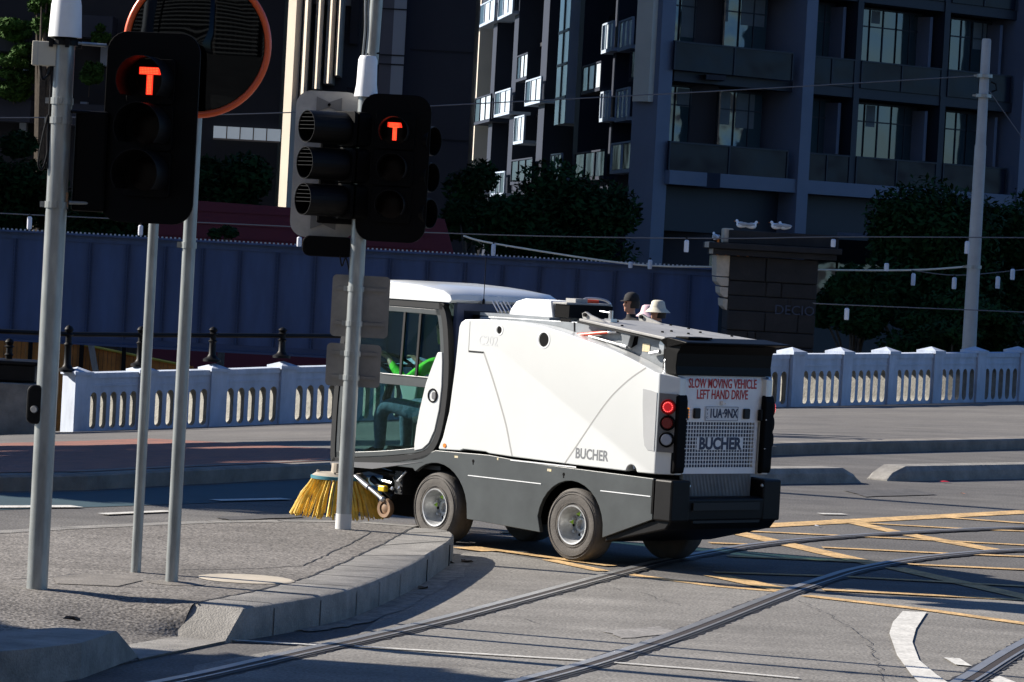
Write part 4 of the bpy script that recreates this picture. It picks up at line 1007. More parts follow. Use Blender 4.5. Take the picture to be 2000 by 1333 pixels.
def tr(px, py, Y, rxp, rzp, label, n, **k):
    c = D(px, py, Y); s = FPX/Y; fl = -3.2 if k.get('name') != 'bush' or Y < 110 else c.z-rzp/s
    base = Vector((c.x, Y, fl)); return tree(base, c.z-fl, (0, 0, c.z-fl, rxp/s, rxp/s*0.8, rzp/s), label, n, **k)
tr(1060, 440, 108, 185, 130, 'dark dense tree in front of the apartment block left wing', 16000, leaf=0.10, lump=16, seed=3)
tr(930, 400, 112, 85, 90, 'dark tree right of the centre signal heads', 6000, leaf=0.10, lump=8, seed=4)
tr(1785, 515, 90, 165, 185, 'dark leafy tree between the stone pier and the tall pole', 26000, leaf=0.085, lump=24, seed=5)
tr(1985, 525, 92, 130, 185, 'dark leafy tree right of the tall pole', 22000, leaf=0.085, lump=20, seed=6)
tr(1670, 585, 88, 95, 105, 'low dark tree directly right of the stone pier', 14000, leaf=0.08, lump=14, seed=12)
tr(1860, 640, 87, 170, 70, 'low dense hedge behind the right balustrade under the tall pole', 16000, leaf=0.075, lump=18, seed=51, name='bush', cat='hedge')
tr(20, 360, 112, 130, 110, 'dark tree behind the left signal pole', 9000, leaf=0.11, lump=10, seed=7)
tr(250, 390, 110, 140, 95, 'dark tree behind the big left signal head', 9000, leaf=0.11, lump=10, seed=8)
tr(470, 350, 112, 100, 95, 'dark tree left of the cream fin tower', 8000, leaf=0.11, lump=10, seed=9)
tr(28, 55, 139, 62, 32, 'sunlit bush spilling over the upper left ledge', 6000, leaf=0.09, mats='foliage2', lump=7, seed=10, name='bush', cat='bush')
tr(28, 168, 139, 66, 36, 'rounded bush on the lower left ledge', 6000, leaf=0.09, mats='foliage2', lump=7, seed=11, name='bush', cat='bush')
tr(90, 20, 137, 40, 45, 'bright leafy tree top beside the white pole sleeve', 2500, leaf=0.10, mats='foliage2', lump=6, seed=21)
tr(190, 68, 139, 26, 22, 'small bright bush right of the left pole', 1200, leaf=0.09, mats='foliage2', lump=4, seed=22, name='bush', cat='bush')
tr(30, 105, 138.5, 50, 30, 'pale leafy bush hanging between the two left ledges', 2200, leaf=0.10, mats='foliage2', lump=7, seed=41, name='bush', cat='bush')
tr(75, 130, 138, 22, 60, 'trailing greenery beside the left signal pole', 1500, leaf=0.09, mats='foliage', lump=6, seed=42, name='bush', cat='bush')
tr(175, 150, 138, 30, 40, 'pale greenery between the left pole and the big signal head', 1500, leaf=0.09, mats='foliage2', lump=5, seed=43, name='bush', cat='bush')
tr(440, 455, 97, 32, 22, 'small dark bush in front of the red hoarding', 1200, leaf=0.08, lump=4, seed=23, name='bush', cat='bush')
# unseen trees and tram pole added left of the frame to throw long shade
def shade_tree(x, y, h, r, n, seed, lab): tree(Vector((x, y, 0.1)), h, (0, 0, h-r*0.8, r, r, r*0.8), lab, n, leaf=0.25, lump=12, seed=seed)
shade_tree(-15.5, 41.0, 8.4, 3.0, 12000, 31, 'unseen street tree added for shade on the brick paving outside the left edge')
shade_tree(-15.0, 46.5, 8.2, 3.0, 12000, 32, 'second unseen street tree added for shade farther back outside the left edge')
shade_tree(-17.0, 52.5, 8.6, 2.6, 7000, 34, 'third unseen street tree added for shade outside the left edge near the balustrade')
shade_tree(-8.6, 23.4, 4.9, 1.6, 9000, 33, 'low unseen tree added for shade beside the near kerb outside the left edge')
shade_tree(-10.6, 22.9, 5.2, 1.5, 8000, 35, 'low unseen tree added for shade farther from the near kerb outside the left edge')
tp = empty('unseen_tram_pole', (-8.6, 44.5, 0.1), 0, 'unseen tram wire pole added for its shadow outside the left edge', 'pole')
mb = MB(); mb.tube([(0, 0, 0), (0, 0, 9)], [0.16, 0.11], 14); mb.build('shaft', M['galv'], tp, smooth=True)
mb = MB(); mb.tube([(0, 0, 8), (3.2, -1.5, 8.3)], 0.05, 8); mb.build('arm', M['galv'], tp)

# ================================================================ POLES AND SIGNALS ON THE ISLAND
def rrect(w_, h_, r, n=6):
    pts = []
    for cx, cz, a0 in ((w_/2-r, h_/2-r, 0), (-w_/2+r, h_/2-r, 90), (-w_/2+r, -h_/2+r, 180), (w_/2-r, -h_/2+r, 270)):
        for k in range(n+1): a = R_(a0+90*k/n); pts.append((cx+r*math.cos(a), cz+r*math.sin(a)))
    return pts
def rot_pts(mb, yaw, off):   # rotate builder content about z then translate
    c, s = math.cos(yaw), math.sin(yaw); mb.v = [(x*c-y*s+off[0], x*s+y*c+off[1], z+off[2]) for x, y, z in mb.v]; return mb
def signal_head(parent, off, yaw, w_=0.6, h_=1.18, pitchz=0.285, board=True, lit=0, vlen=0.22, vr=0.145, louvre=False, boardmat=None, full=False, name='signal_head', zc=0.0):
    """head faces local -Y before yaw"""
    mb = MB()
    if board: mb.prism([(x, 0, z) for x, z in rrect(w_, h_, 0.13 if h_ > 1 else 0.1)], (0, 0.018, 0))
    hd = None
    for k in (1, 0, -1):
        z = k*pitchz+zc; mb.prism([(x, 0.0185, z+zz) for x, zz in rrect(0.30, pitchz*0.96, 0.04)], (0, 0.19, 0))
        mb.prism([(x, -0.03, z+zz) for x, zz in rrect(0.31, pitchz*0.97, 0.03)], (0, 0.029, 0))
    rot_pts(mb, yaw, off); hd = mb.build(name, M['black'] if boardmat is None else boardmat, parent, bevel=0.003)
    for k in (1, 0, -1):
        z = k*pitchz+zc; mb = MB()
        mb.lathe([(0.0, -0.045), (0.05, -0.043), (0.085, -0.036), (0.105, -0.03)], (0, 0, z), axis='y', seg=24)
        rot_pts(mb, yaw, off); ln = mb.build('lens', mat('lens_dark', (0.004, 0.002, 0.002), 0.35, spec=0.1), hd, smooth=True)
        a0, a1 = (-math.pi*0.22, math.pi*1.22) if not full else (0, 2*math.pi)
        mb = MB()
        prof = [(vr, -0.031), (vr, -0.031-vlen), (vr-0.004, -0.031-vlen), (vr-0.004, -0.031)]
        mb.lathe(prof, (0, 0, z), axis='y', seg=28, a0=a0, a1=a1)
        if louvre:
            for q in range(5):
                zz = -0.02+q*0.030; xx = math.sqrt(max(0.0, (vr-0.006)**2-zz*zz)); mb.box(-xx, xx, -0.025-vlen, -0.15, z+zz, z+zz+0.004)
        rot_pts(mb, yaw, off); mb.build('visor', mat('visor_black', (0.0025, 0.0025, 0.003), 0.5, spec=0.15), hd, fix=not louvre)
        if k == 1 and lit:
            mb = MB(); t_ = 0.030*lit; W_ = 0.07*lit; H_ = 0.085*lit; y = -0.052
            T = [(-W_, H_), (W_*0.75, H_), (W_, H_-2*t_*0.8), (t_/1.6, H_-2*t_*0.8), (t_/1.6, -H_), (-t_/1.6, -H_), (-t_/1.6, H_-2*t_*0.8), (-W_, H_-2*t_*0.8)]
            T = [(-W_, H_), (W_*0.8, H_), (W_, H_-1.5*t_), (t_/1.5, H_-1.5*t_), (t_/1.5, -H_), (-t_/1.5, -H_), (-t_/1.5, H_-1.5*t_), (-W_, H_-1.5*t_)]
            mb.prism([(x, y, z+zz) for x, zz in T], (0, 0.006, 0)); rot_pts(mb, yaw, off); mb.build('lit_symbol', M['tred'], ln)
            mb = MB(); 
            for a_ in range(int(2*H_/0.009)):
                for b_ in range(-1, 2): 
                    zz = -H_+0.006+a_*0.009
                    if zz < H_-1.5*t_-0.004: mb.box(b_*0.010-0.0025, b_*0.010+0.0025, y-0.002, y, z+zz, z+zz+0.005)
            for a_ in range(-int(W_/0.010)+1, int(W_/0.010)-1):
                for b_ in range(4): zz = H_-0.007-b_*0.010; mb.box(a_*0.010-0.0025, a_*0.010+0.0025, y-0.002, y, z+zz-0.0025, z+zz+0.0025)
            rot_pts(mb, yaw, off); mb.build('led_grid', M['tred2'], ln)
    return hd
def clampring(parent, z, r, name='clamp'):
    mb = MB(); mb.lathe([(r+0.0005, -0.02), (r+0.007, -0.02), (r+0.007, 0.02), (r+0.0005, 0.02)], (0, 0, z), seg=20); mb.box(-r-0.035, -r-0.004, -0.012, 0.012, z-0.018, z+0.018); mb.box(-0.012, 0.012, -r-0.03, -r-0.004, z-0.018, z+0.018)
    return mb.build(name, M['galv'], parent)

# -- left signal
B1 = G(72, 1150, ZI); YB = B1.y
s1 = empty('traffic_signal', B1, 0, 'big black tram signal with red T on the leftmost steel pole', 'traffic light')
def z1(y, x=100): return D(x, y, YB).z-ZI
mb = MB(); mb.tube([(0, 0, 0), (0, 0, z1(60))], 0.066, 28); mb.build('pole', M['galv'], s1, smooth=True)
mb = MB(); mb.lathe([(0.072, -0.0), (0.104, 0.0), (0.094, 0.20), (0.083, 0.26), (0.080, 0.7), (0.0, 0.72)], (0, 0, z1(72)), seg=28); mb.build('sleeve', M['white_sat'], s1, smooth=True)
mb = MB(); mb.lathe([(0.067, -0.05), (0.09, -0.05), (0.09, -0.02), (0.075, -0.001), (0.067, -0.001)], (0, 0, z1(72)), seg=20)
for k in range(5): a = k*1.25; mb.box(0.095*math.cos(a)-0.012, 0.095*math.cos(a)+0.012, 0.095*math.sin(a)-0.012, 0.095*math.sin(a)+0.012, z1(72)-0.065, z1(72)-0.015)
mb.build('collar', M['blackplastic'], s1)
q0, q1 = D(63, 128, YB)-B1, D(97, 82, YB)-B1
mb = MB(); mb.box(q0.x, q1.x+0.05, -0.05, 0.055, q0.z, q1.z); jb_ = mb.build('junction_box', M['junction'], s1, bevel=0.006)
mb = MB(); mb.box(q0.x+0.035, q0.x+0.038, -0.0505, -0.0495, q0.z, q1.z); mb.build('lid_gap', M['seam'], jb_)
def cab(pts, r, parent, mm='blackplastic', name='cable'):
    mb = MB(); mb.tube(smooth_pts([Vector(p) for p in pts], 6), r, 8); return mb.build(name, M[mm], parent, smooth=True, fix=False)
def L1p(x, y, dy=-0.02): p = D(x, y, YB)-B1; return (p.x, dy, p.z)
cab([L1p(80, 128), L1p(82, 150), L1p(88, 155), L1p(98, 140), L1p(102, 110), L1p(103, 85)], 0.009, s1)
cab([L1p(103, 90), L1p(102, 150), L1p(99, 210), L1p(96, 260), L1p(95, 330)], 0.010, s1)
cab([L1p(95, 225), L1p(86, 260), L1p(78, 300), L1p(76, 322), L1p(82, 332), L1p(90, 315), L1p(99, 265), L1p(98, 220)], 0.007, s1)
for y, r in ((197, 0.066), (235, 0.066), (400, 0.067)): clampring(s1, z1(y), r)
for y in (85, 218, 396):
    p, q = L1p(135 if y > 90 else 150, y), L1p(205, y+3); mb = MB(); mb.tube([p, (q[0], 0.08, q[2])], 0.011, 8); mb.build('bracket', M['galv'] if y != 218 else M['blackplastic'], s1)
mb = MB(); p = L1p(130, 392); mb.tube([(p[0], p[1], p[2]-0.04), (p[0], p[1], p[2]+0.05)], 0.012, 8); mb.build('bolt', M['brown'], s1)
hp = D(289, 249, YB-0.12)-B1
signal_head(s1, (hp.x, 0.0, hp.z), -0.22, w_=0.605, h_=1.185, pitchz=0.288, lit=1.0, vlen=0.24, vr=0.150, zc=0.0)
mb = MB(); p0, p1 = L1p(150, 215, 0.05), L1p(196, 415, 0.05); mb.box(p0[0]-0.01, p1[0]+0.02, 0.02, 0.2, p1[2], p0[2]); mb.build('terminal_box', M['black'], s1, bevel=0.02)
# push button
p0, p1 = L1p(52, 827), L1p(84, 752); mb = MB(); mb.prism([(p0[0]+0.055+x, -0.06, (p0[2]+p1[2])/2+z) for x, z in rrect(0.11, p1[2]-p0[2], 0.045)], (0, 0.11, 0)); pbx = mb.build('push_button_box', M['blackplastic'], s1, bevel=0.012)
mb = MB(); mb.lathe([(0.0, -0.085), (0.02, -0.085), (0.024, -0.061)], (p0[0]+0.05, 0, (p0[2]+p1[2])/2-0.03), axis='y', seg=16); mb.build('button', M['chrome'], pbx)

# -- thin post (second)
B2 = G(265, 1118, ZI); t = empty('steel_post', B2, 0, 'thinnest grey steel post, second from the left, rising behind the signal head', 'post')
mb = MB(); mb.tube([(0, 0, 0), (0, 0, D(320, -60, B2.y).z-ZI)], 0.034, 20); mb.build('pole', M['galv'], t, smooth=True)
mb = MB(); z = D(310, 70, B2.y).z-ZI; mb.lathe([(0.036, 0), (0.098, 0.0), (0.098, 0.5), (0.036, 0.5)], (0, 0, z-0.1), seg=24); mb.build('grey_sleeve', mat('sleeve_grey', (0.25, 0.27, 0.32), 0.5), t, smooth=True)
clampring(t, z-0.25, 0.034)

# -- mirror post (third)
B3 = G(335, 1140, ZI); YM = B3.y
mp_ = empty('mirror_post', B3, 0, 'grey post carrying a large round traffic mirror with orange rim', 'traffic mirror')
mc = D(385, 86, YM-0.15)-B3
mb = MB(); mb.tube([(0, 0, 0), (0, 0, mc.z+0.5)], 0.042, 22); mb.build('pole', M['galv'], mp_, smooth=True)
rm = 0.452
mb = MB(); yy = -0.13
tor = [(rm+0.022*math.cos(a), 0.028*math.sin(a)) for a in [2*math.pi*k/12 for k in range(13)]]
mb.lathe(tor, (mc.x, yy, mc.z), axis='y', seg=64); mb.build('rim', M['tramring'], mp_, smooth=True, ang=80)
mb = MB(); mb.lathe([(0.0, -0.075), (0.12, -0.07), (0.25, -0.052), (0.36, -0.026), (rm-0.012, 0.0), (rm-0.012, 0.03), (0, 0.03)], (mc.x, yy, mc.z), axis='y', seg=64); mb.build('mirror_face', M['mirror'], mp_, smooth=True)
for z in (mc.z-0.12, mc.z+0.14):
    mb = MB(); mb.box(-0.055, 0.055, -0.1, 0.0, z-0.02, z+0.02); mb.build('bracket', M['blackplastic'], mp_)
clampring(mp_, D(380, 480, YM).z-ZI, 0.042)

# -- centre signal cluster
B4 = G(670, 1034, ZI); Y4 = B4.y
s4 = empty('traffic_signal', B4, 0, 'pole with smaller red T signal and louvred side signals in front of sweeper', 'traffic light')
def L4(x, y, yy=0.0): p = D(x, y, Y4+yy)-B4; return Vector((p.x, yy, p.z))
def z4(y, x=720): return D(x, y, Y4).z-ZI
mb = MB(); mb.tube([(0, 0, 0), (0, 0, z4(185))], 0.060, 26); mb.build('pole', M['galv'], s4, smooth=True)
mb = MB(); mb.lathe([(0.062, 0.0), (0.094, 0.0), (0.080, 0.1), (0.074, 0.29), (0.06, 0.32), (0.0, 0.325)], (0, 0, z4(190)), seg=24); mb.build('sleeve', M['white_sat'], s4, smooth=True)
mb = MB(); mb.tube([(0.03, 0.05, z4(112)-0.05), (0.045, 0.05, z4(-60))], 0.050, 14); mb.build('mast', M['galv'], s4, smooth=True)
for dx in (-0.045, -0.02): cab([(dx, 0, z4(112)-0.02), (dx+0.01, 0, z4(60)), (dx, 0, z4(0)), (dx+0.01, 0, z4(-60))], 0.008, s4, mm='galv')
mb = MB(); mb.tube([(-0.05, 0.02, z4(107)), (0.09, 0.02, z4(103))], 0.008, 6); mb.build('clip', M['blackplastic'], s4)
c = L4(768, 329, -0.12); signal_head(s4, (c.x, -0.10, c.z), -0.05, w_=0.55, h_=1.15, pitchz=0.285, lit=0.82, vlen=0.20, vr=0.115)
c = L4(652, 332); signal_head(s4, (c.x+0.09, -0.04, c.z+0.04), -0.98, board=False, pitchz=0.282, vlen=0.34, vr=0.125, louvre=True, full=True)
c = L4(800, 345); signal_head(s4, (c.x+0.03, 0.05, c.z), 1.05, board=False, pitchz=0.282, vlen=0.14, vr=0.115, full=True)
# grey plate seen from behind with stiffening strip and bolts
c = L4(637, 322, 0.16); mb = MB(); mb.prism([(c.x+x, 0.16, c.z+z) for x, z in rrect(0.52, 1.15, 0.12)], (0, 0.012, 0)); bp2 = mb.build('back_board', mat('plate_back', (0.42, 0.40, 0.37), 0.5, 0.2, var=0.15, vscale=6), s4)
for zz in (0.47, -0.45):
    mb = MB(); mb.prism([(c.x-0.10, 0.158, c.z+zz-0.06), (c.x+0.0, 0.158, c.z+zz-0.02), (c.x+0.10, 0.158, c.z+zz-0.06), (c.x+0.10, 0.158, c.z+zz+0.06), (c.x, 0.158, c.z+zz+0.02), (c.x-0.10, 0.158, c.z+zz+0.06)], (0, -0.008, 0)); bt = mb.build('bolt_plate', M['alu'], bp2)
    mb = MB(); mb.ico((c.x, 0.146, c.z+zz), 0.014, 1); mb.build('bolt', M['black'], bt)
mb = MB(); mb.box(c.x-0.13, c.x+0.14, 0.18, 0.36, c.z-0.47, c.z+0.45); mb.build('rear_housing', M['black'], bp2)
mb = MB(); mb.box(c.x-0.05, c.x+0.27, 0.02, 0.155, c.z-0.46, c.z+0.30); mb.build('mount', M['black'], s4, bevel=0.02)
q = L4(640, 482); mb = MB(); mb.prism([(q.x+x, 0.0, q.z+z) for x, z in rrect(0.40, 0.16, 0.06)], (0, 0.14, 0)); mb.build('terminal_box', M['black'], s4, bevel=0.01)
# sign plates seen from behind
for cx, cy, wp, hp_, x0 in ((703.5, 599, 113, 121, 0), (690, 714, 107, 84, 1)):
    c = L4(cx, cy, 0.09); mb = MB(); mb.prism([(c.x+x, 0.085, c.z+z) for x, z in rrect(wp/250, hp_/250, 0.035)], (0, 0.003, 0)); sp = mb.build('sign_plate', M['alu'], s4)
    for dz in (hp_/250*0.28, -hp_/250*0.28):
        mb = MB(); mb.box(c.x-wp/600, c.x+wp/600, 0.062, 0.0845, c.z+dz-0.012, c.z+dz+0.012); mb.build('channel', M['alu'], sp)
        clampring(s4, c.z+dz, 0.060, 'strap')
mb = MB(); mb.lathe([(0.061, 0.0), (0.0625, 0.0), (0.0625, 0.12), (0.061, 0.12)], (0, 0, 0.002), seg=26); mb.build('base_band', mat('pole_white_base', (0.5, 0.5, 0.48), 0.6), s4, smooth=True)
mb = MB(); q = L4(760, 625, 0.12)
cab([L4(664, 500), L4(668, 520, 0.03), L4(676, 505, 0.03), L4(684, 540, 0.02)], 0.006, s4)

# ================================================================ STREET SWEEPER
TH = R_(135); SO = Vector((1.00660, 30.95009, 0))
sw = empty('street_sweeper', SO, TH, 'white compact street sweeper with grey hopper and yellow brushes', 'street sweeper')
HW = 0.64
def sideprism(mb, pts, y0, y1, mi=0): return mb.prism([(x, y0, z) for x, z in pts], (0, y1-y0, 0), mi)
def arc(cx, cz, r, a0, a1, n=10): return [(cx+r*math.cos(R_(a0+(a1-a0)*k/n)), cz+r*math.sin(R_(a0+(a1-a0)*k/n))) for k in range(n+1)]
# chassis
mb = MB(); sideprism(mb, [(-0.9, 0.74), (2.5, 0.74), (2.6, 0.56), (2.0, 0.45), (0.5, 0.28), (-0.3, 0.28), (-0.9, 0.42)], -0.34, 0.34)
for y in (-1, 1):
    mb.box(0.42, 1.20, y*0.34, y*0.60, 0.26, 0.72); mb.box(-0.85, -0.42, y*0.34, y*0.60, 0.42, 0.72)
mb.box(-0.3, 2.0, -0.60, 0.60, 0.69, 0.74); mb.build('chassis', M['black'], sw)
mb = MB(); mb.tube([(0, -0.5, 0.295), (0, 0.5, 0.295)], 0.05, 10); mb.tube([(1.6, -0.45, 0.295), (1.6, 0.45, 0.295)], 0.05, 10); mb.build('axles', M['black'], sw)
# skirts
for s in (1, -1):
    out = [(-0.86, 0.735)]+[(0.5, 0.748), (1.0, 0.775), (1.62, 0.765), (1.80, 0.70), (2.25, 0.615), (2.2, 0.60), (1.95, 0.635)]+arc(1.60, 0.28, 0.385, 75, -3, 12)[0:]
    out = [(-0.86, 0.735), (0.5, 0.752), (0.98, 0.778), (1.60, 0.768), (1.80, 0.695), (2.2, 0.62), (2.15, 0.60)]+[(1.86, 0.60), (1.74, 0.648)]+arc(1.60, 0.27, 0.40, 90, 180, 9)[1:-2]+[(1.235, 0.237), (0.40, 0.20)]
    out = [(-0.86, 0.735), (0.5, 0.752), (0.98, 0.778), (1.60, 0.768), (1.80, 0.695), (2.2, 0.62), (2.15, 0.60), (1.86, 0.60)]+arc(1.58, 0.28, 0.385, 50, 178, 12)+[(1.19, 0.237), (0.345, 0.205)]+arc(0.02, 0.28, 0.365, 8, 172, 14)+[(-0.345, 0.225), (-0.87, 0.415)]
    mb = MB(); sideprism(mb, out, s*0.605, s*(HW+0.005)); sk = mb.build('skirt', M['skirt'], sw, bevel=0.004)
    for xa, xb, za, zb in ((0.36, 1.20, 0.590, 0.597), (-0.84, -0.30, 0.590, 0.597), (-0.02, 0.72, 0.752, 0.762)):
        mb = MB(); mb.box(xa, xb, s*(HW+0.0052), s*(HW+0.009), za, zb); mb.build('trim_line', M['white_sat'], sk)
    mb = MB()
    for xx, zz in ((1.15, 0.715), (0.115, 0.690)):
        mb.lathe([(0, 0), (0.014, 0)], (xx, s*(HW+0.0062), zz), axis='y', seg=12); mb.box(xx-0.006, xx+0.006, s*(HW+0.005), s*(HW+0.0062), zz-0.03, zz)
    mb.build('key_hole', M['black'], sk, fix=False)
    mb = MB(); mb.box(1.33, 1.37, s*(HW+0.005), s*(HW+0.0065), 0.725, 0.742); mb.box(0.86, 0.875, s*(HW+0.005), s*(HW+0.0065), 0.745, 0.765); mb.box(0.255, 0.30, s*(HW+0.005), s*(HW+0.0065), 0.70, 0.72); mb.build('sticker', M['sticker'], sk)
    mb = MB(); sideprism(mb, [(-0.852, 0.72), (-0.872, 0.72), (-0.872, 0.46), (-0.852, 0.46)], s*0.60, s*(HW+0.007)); mb.build('edge_gap', M['black'], sk)
# rear bumper
mb = MB(); sideprism(mb, [(-0.875, 0.60), (-1.03, 0.60), (-1.06, 0.585), (-1.055, 0.42), (-0.99, 0.345), (-0.35, 0.19), (-0.37, 0.30), (-0.87, 0.41)], -0.62, 0.62)
bm_ = mb.build('rear_bumper', M['blackplastic'], sw, bevel=0.012)
for y in (0.43, -0.645):
    mb = MB(); mb.box(-0.875, -1.062, y, y+0.215, 0.41, 0.735); mb.build('corner_block', M['blackplastic'], bm_, bevel=0.015)
mb = MB(); mb.box(-1.065, -1.075, -0.38, 0.40, 0.50, 0.56); mb.box(-1.065, -1.08, -0.38, 0.40, 0.40, 0.42); mb.build('step_rib', M['rubber_trim'], bm_)
for y in (0.50, -0.50):
    mb = MB(); mb.box(-1.041, -1.047, y-0.035, y+0.035, 0.585, 0.61); mb.build('reflector', M['red_off'], bm_)
for y, z in ((0.43, 0.69), (-0.43, 0.69), (-0.52, 0.70), (-0.52, 0.66)):
    mb = MB(); mb.ico((-1.045, y, z), (0.012, 0.016, 0.016), 1); mb.build('bolt', M['chrome'], bm_)
# radiator fins
mb = MB(); mb.box(-0.90, -0.91, -0.40, 0.42, 0.60, 0.775)
k = -0.395
while k < 0.41: mb.box(-0.911, -0.95, k, k+0.006, 0.60, 0.775, 1); k += 0.0165
mb.build('radiator', [M['black'], M['greymetal']], sw, fix=True)

# white body sides
TOPC = [(1.405, 1.80), (1.385, 1.838), (1.34, 1.862), (1.18, 1.872), (0.98, 1.879), (0.796, 1.877), (0.62, 1.869), (0.445, 1.855), (0.24, 1.824), (0.038, 1.785), (-0.16, 1.748), (-0.361, 1.704), (-0.54, 1.655), (-0.712, 1.600), (-0.80, 1.568), (-0.86, 1.556)]
def side_body(s):
    front = [(1.405, 1.80), (1.43, 1.45), (1.47, 1.10), (1.53, 0.88), (1.575, 0.79)]
    bot = [(1.56, 0.778), (1.32, 0.785), (1.28, 0.80), (1.02, 0.80), (0.98, 0.79), (0.72, 0.782), (0.0, 0.772), (-0.55, 0.768)]+arc(-0.615, 0.768, 0.055, 5, 175, 8)+[(-0.68, 0.768), (-0.86, 0.770)]
    o_ = [TOPC[0]]+front[1:]+bot     # front edge down then bottom to rear
    tp = TOPC[1:]                   # along the top to rear
    loop = list(reversed(tp))+o_
    rear = [(-0.995, 0.772), (-0.995, 1.530)]
    yo, yi, yc = s*HW, s*0.47, s*0.545
    V = [(x, yo, z) for x, z in loop]+[(x, yi, z) for x, z in loop]; n = len(loop)
    F = [tuple(range(n)), tuple(range(n, 2*n))]
    for i in range(n-1): F.append((i, i+1, n+i+1, n+i))
    r0 = len(V); V += [(rear[1][0], yc, rear[1][1]), (rear[0][0], yc, rear[0][1]), (rear[1][0], yi, rear[1][1]), (rear[0][0], yi, rear[0][1])]
    F += [(0, r0, r0+1, n-1), (0, n, r0+2, r0), (n-1, r0+1, r0+3, 2*n-1), (r0, r0+2, r0+3, r0+1)]
    F += [(n, 2*n-1, r0+3, r0+2)]
    mb = MB(); mb.add(V, F); return mb.build('body_side', M['white'], sw, bevel=0.022, seg=4, smooth=True, ang=60)
for s in (1, -1):
    bs = side_body(s); yo = s*(HW+0.0012)
    def flatribbon(pts, wd, mm, name):
        P = smooth_pts([Vector((x, 0, z)) for x, z in pts], 6); mb = MB(); L = []; Q = []
        for i in range(len(P)):
            t_ = (P[min(i+1, len(P)-1)]-P[max(i-1, 0)]).normalized(); nn = Vector((-t_.z, 0, t_.x)); L.append((P[i].x+nn.x*wd/2, yo, P[i].z+nn.z*wd/2)); Q.append((P[i].x-nn.x*wd/2, yo, P[i].z-nn.z*wd/2))
        n = len(P); mb.add(L+Q, [(i, i+1, n+i+1, n+i) for i in range(n-1)]); return mb.build(name, mm, bs, fix=False)
    flatribbon([(1.10, 1.604), (1.04, 1.50), (0.983, 1.399), (0.89, 1.22), (0.802, 1.037), (0.745, 0.88), (0.712, 0.79)], 0.014, M['seam'], 'panel_gap')
    flatribbon([(-0.712, 1.592), (-0.55, 1.497), (-0.387, 1.372), (-0.28, 1.265), (-0.18, 1.147), (-0.07, 1.01), (0.027, 0.888), (0.115, 0.779)], 0.010, M['seam'], 'panel_gap')
    mb = MB(); mb.box(1.275, 1.10, yo, s*(HW-0.01), 1.597, 1.612); mb.build('finger_slot', M['rubber_trim'], bs)
    mb = MB(); mb.box(1.277, 1.283, yo, s*(HW-0.01), 1.60, 1.85); mb.build('panel_gap', M['seam'], bs)
    for xx, zz, r in ((0.425, 1.747, 0.058), (0.937, 1.797, 0.032)):
        mb = MB(); mb.lathe([(0.0, 0.0), (r, 0.0)], (xx-0.008, s*(HW+0.0012), zz), axis='y', seg=28); hl = mb.build('round_hole', M['black'], bs, fix=False)
        mb = MB(); mb.lathe([(r, 0.0005), (r+0.012, 0.001), (r+0.016, -0.001)], (xx, s*(HW+0.0014) if s > 0 else s*(HW+0.0014), zz), axis='y', seg=28); mb.build('hole_rim', M['white_sat'], hl, fix=False)
    mb = MB(); mb.lathe([(0.0, 0.0), (0.018, 0.0), (0.018, -s*0.004)], (1.50, s*(HW+0.005), 0.815), axis='y', seg=14); mb.build('side_marker', M['orange'], bs, fix=False)
    if s > 0:
        text_obj('C202', 0.115, M['txt_pale'], bs, (1.055, s*(HW+0.001), 1.70), (-s, 0, 0), (0, 0, 1), width=0.215, offset=0.0, extrude=0.0002)
        text_obj('BUCHER', 0.115, M['txt_grey'], bs, (-0.175, s*(HW+0.001), 0.865), (-s, 0, 0), (0, 0, 1), width=0.36, offset=0.003, extrude=0.0002)
    # lamp pod on the side and lamps on the chamfer
    pod = [(-0.695, 1.425), (-0.70, 1.30), (-0.725, 1.06), (-0.742, 0.985), (-0.775, 0.953), (-0.846, 0.948), (-0.846, 1.405), (-0.78, 1.418)]
    mb = MB(); sideprism(mb, pod, s*(HW+0.001), s*(HW+0.004)); mb.build('lamp_pod', M['podgrey'], bs)
    ca = Vector((-0.135, -s*0.095, 0)).normalized(); nn = Vector((-s*ca.y*-1*-1, 0, 0))
    nrm = Vector((ca.y*s*-1*-1, 0, 0))
    nrm = Vector((-abs(ca.y), s*abs(ca.x), 0))
    b0 = Vector((-0.868, s*(HW-0.005), 0))
    def CP(u, z, w_): q = b0+ca*u+nrm*w_; return Vector((q.x, q.y, z))
    mb = MB(); mb.prism([CP(0.0, 0.945, 0.004), CP(0.148, 0.945, 0.004), CP(0.148, 1.40, 0.004), CP(0.0, 1.405, 0.004)], nrm*0.012); lp = mb.build('lamp_panel', M['podgrey2'], bs)
    for zz, mm, nm in ((1.300, M['red_lit'], 'tail_light'), (1.175, M['red_off'], 'stop_light'), (1.045, M['clear'], 'reverse_light')):
        c = CP(0.075, zz, 0.017)
        def disc(mb, r, w_, seg=24, mi=0, ring=None):
            cc = c+nrm*w_; vs = [cc]+[cc+(ca*math.cos(a)+Vector((0, 0, 1))*math.sin(a))*r for a in [2*math.pi*k/seg for k in range(seg)]]
            mb.add(vs, [(0, 1+k, 1+(k+1) % seg) for k in range(seg)], mi)
        def drum(mb, r0_, r1_, w0, w1, seg=24):
            ra = [c+nrm*w0+(ca*math.cos(a)+Vector((0, 0, 1))*math.sin(a))*r0_ for a in [2*math.pi*k/seg for k in range(seg)]]
            rb_ = [c+nrm*w1+(ca*math.cos(a)+Vector((0, 0, 1))*math.sin(a))*r1_ for a in [2*math.pi*k/seg for k in range(seg)]]
            mb.add(ra+rb_, [(k, (k+1) % seg, seg+(k+1) % seg, seg+k) for k in range(seg)])
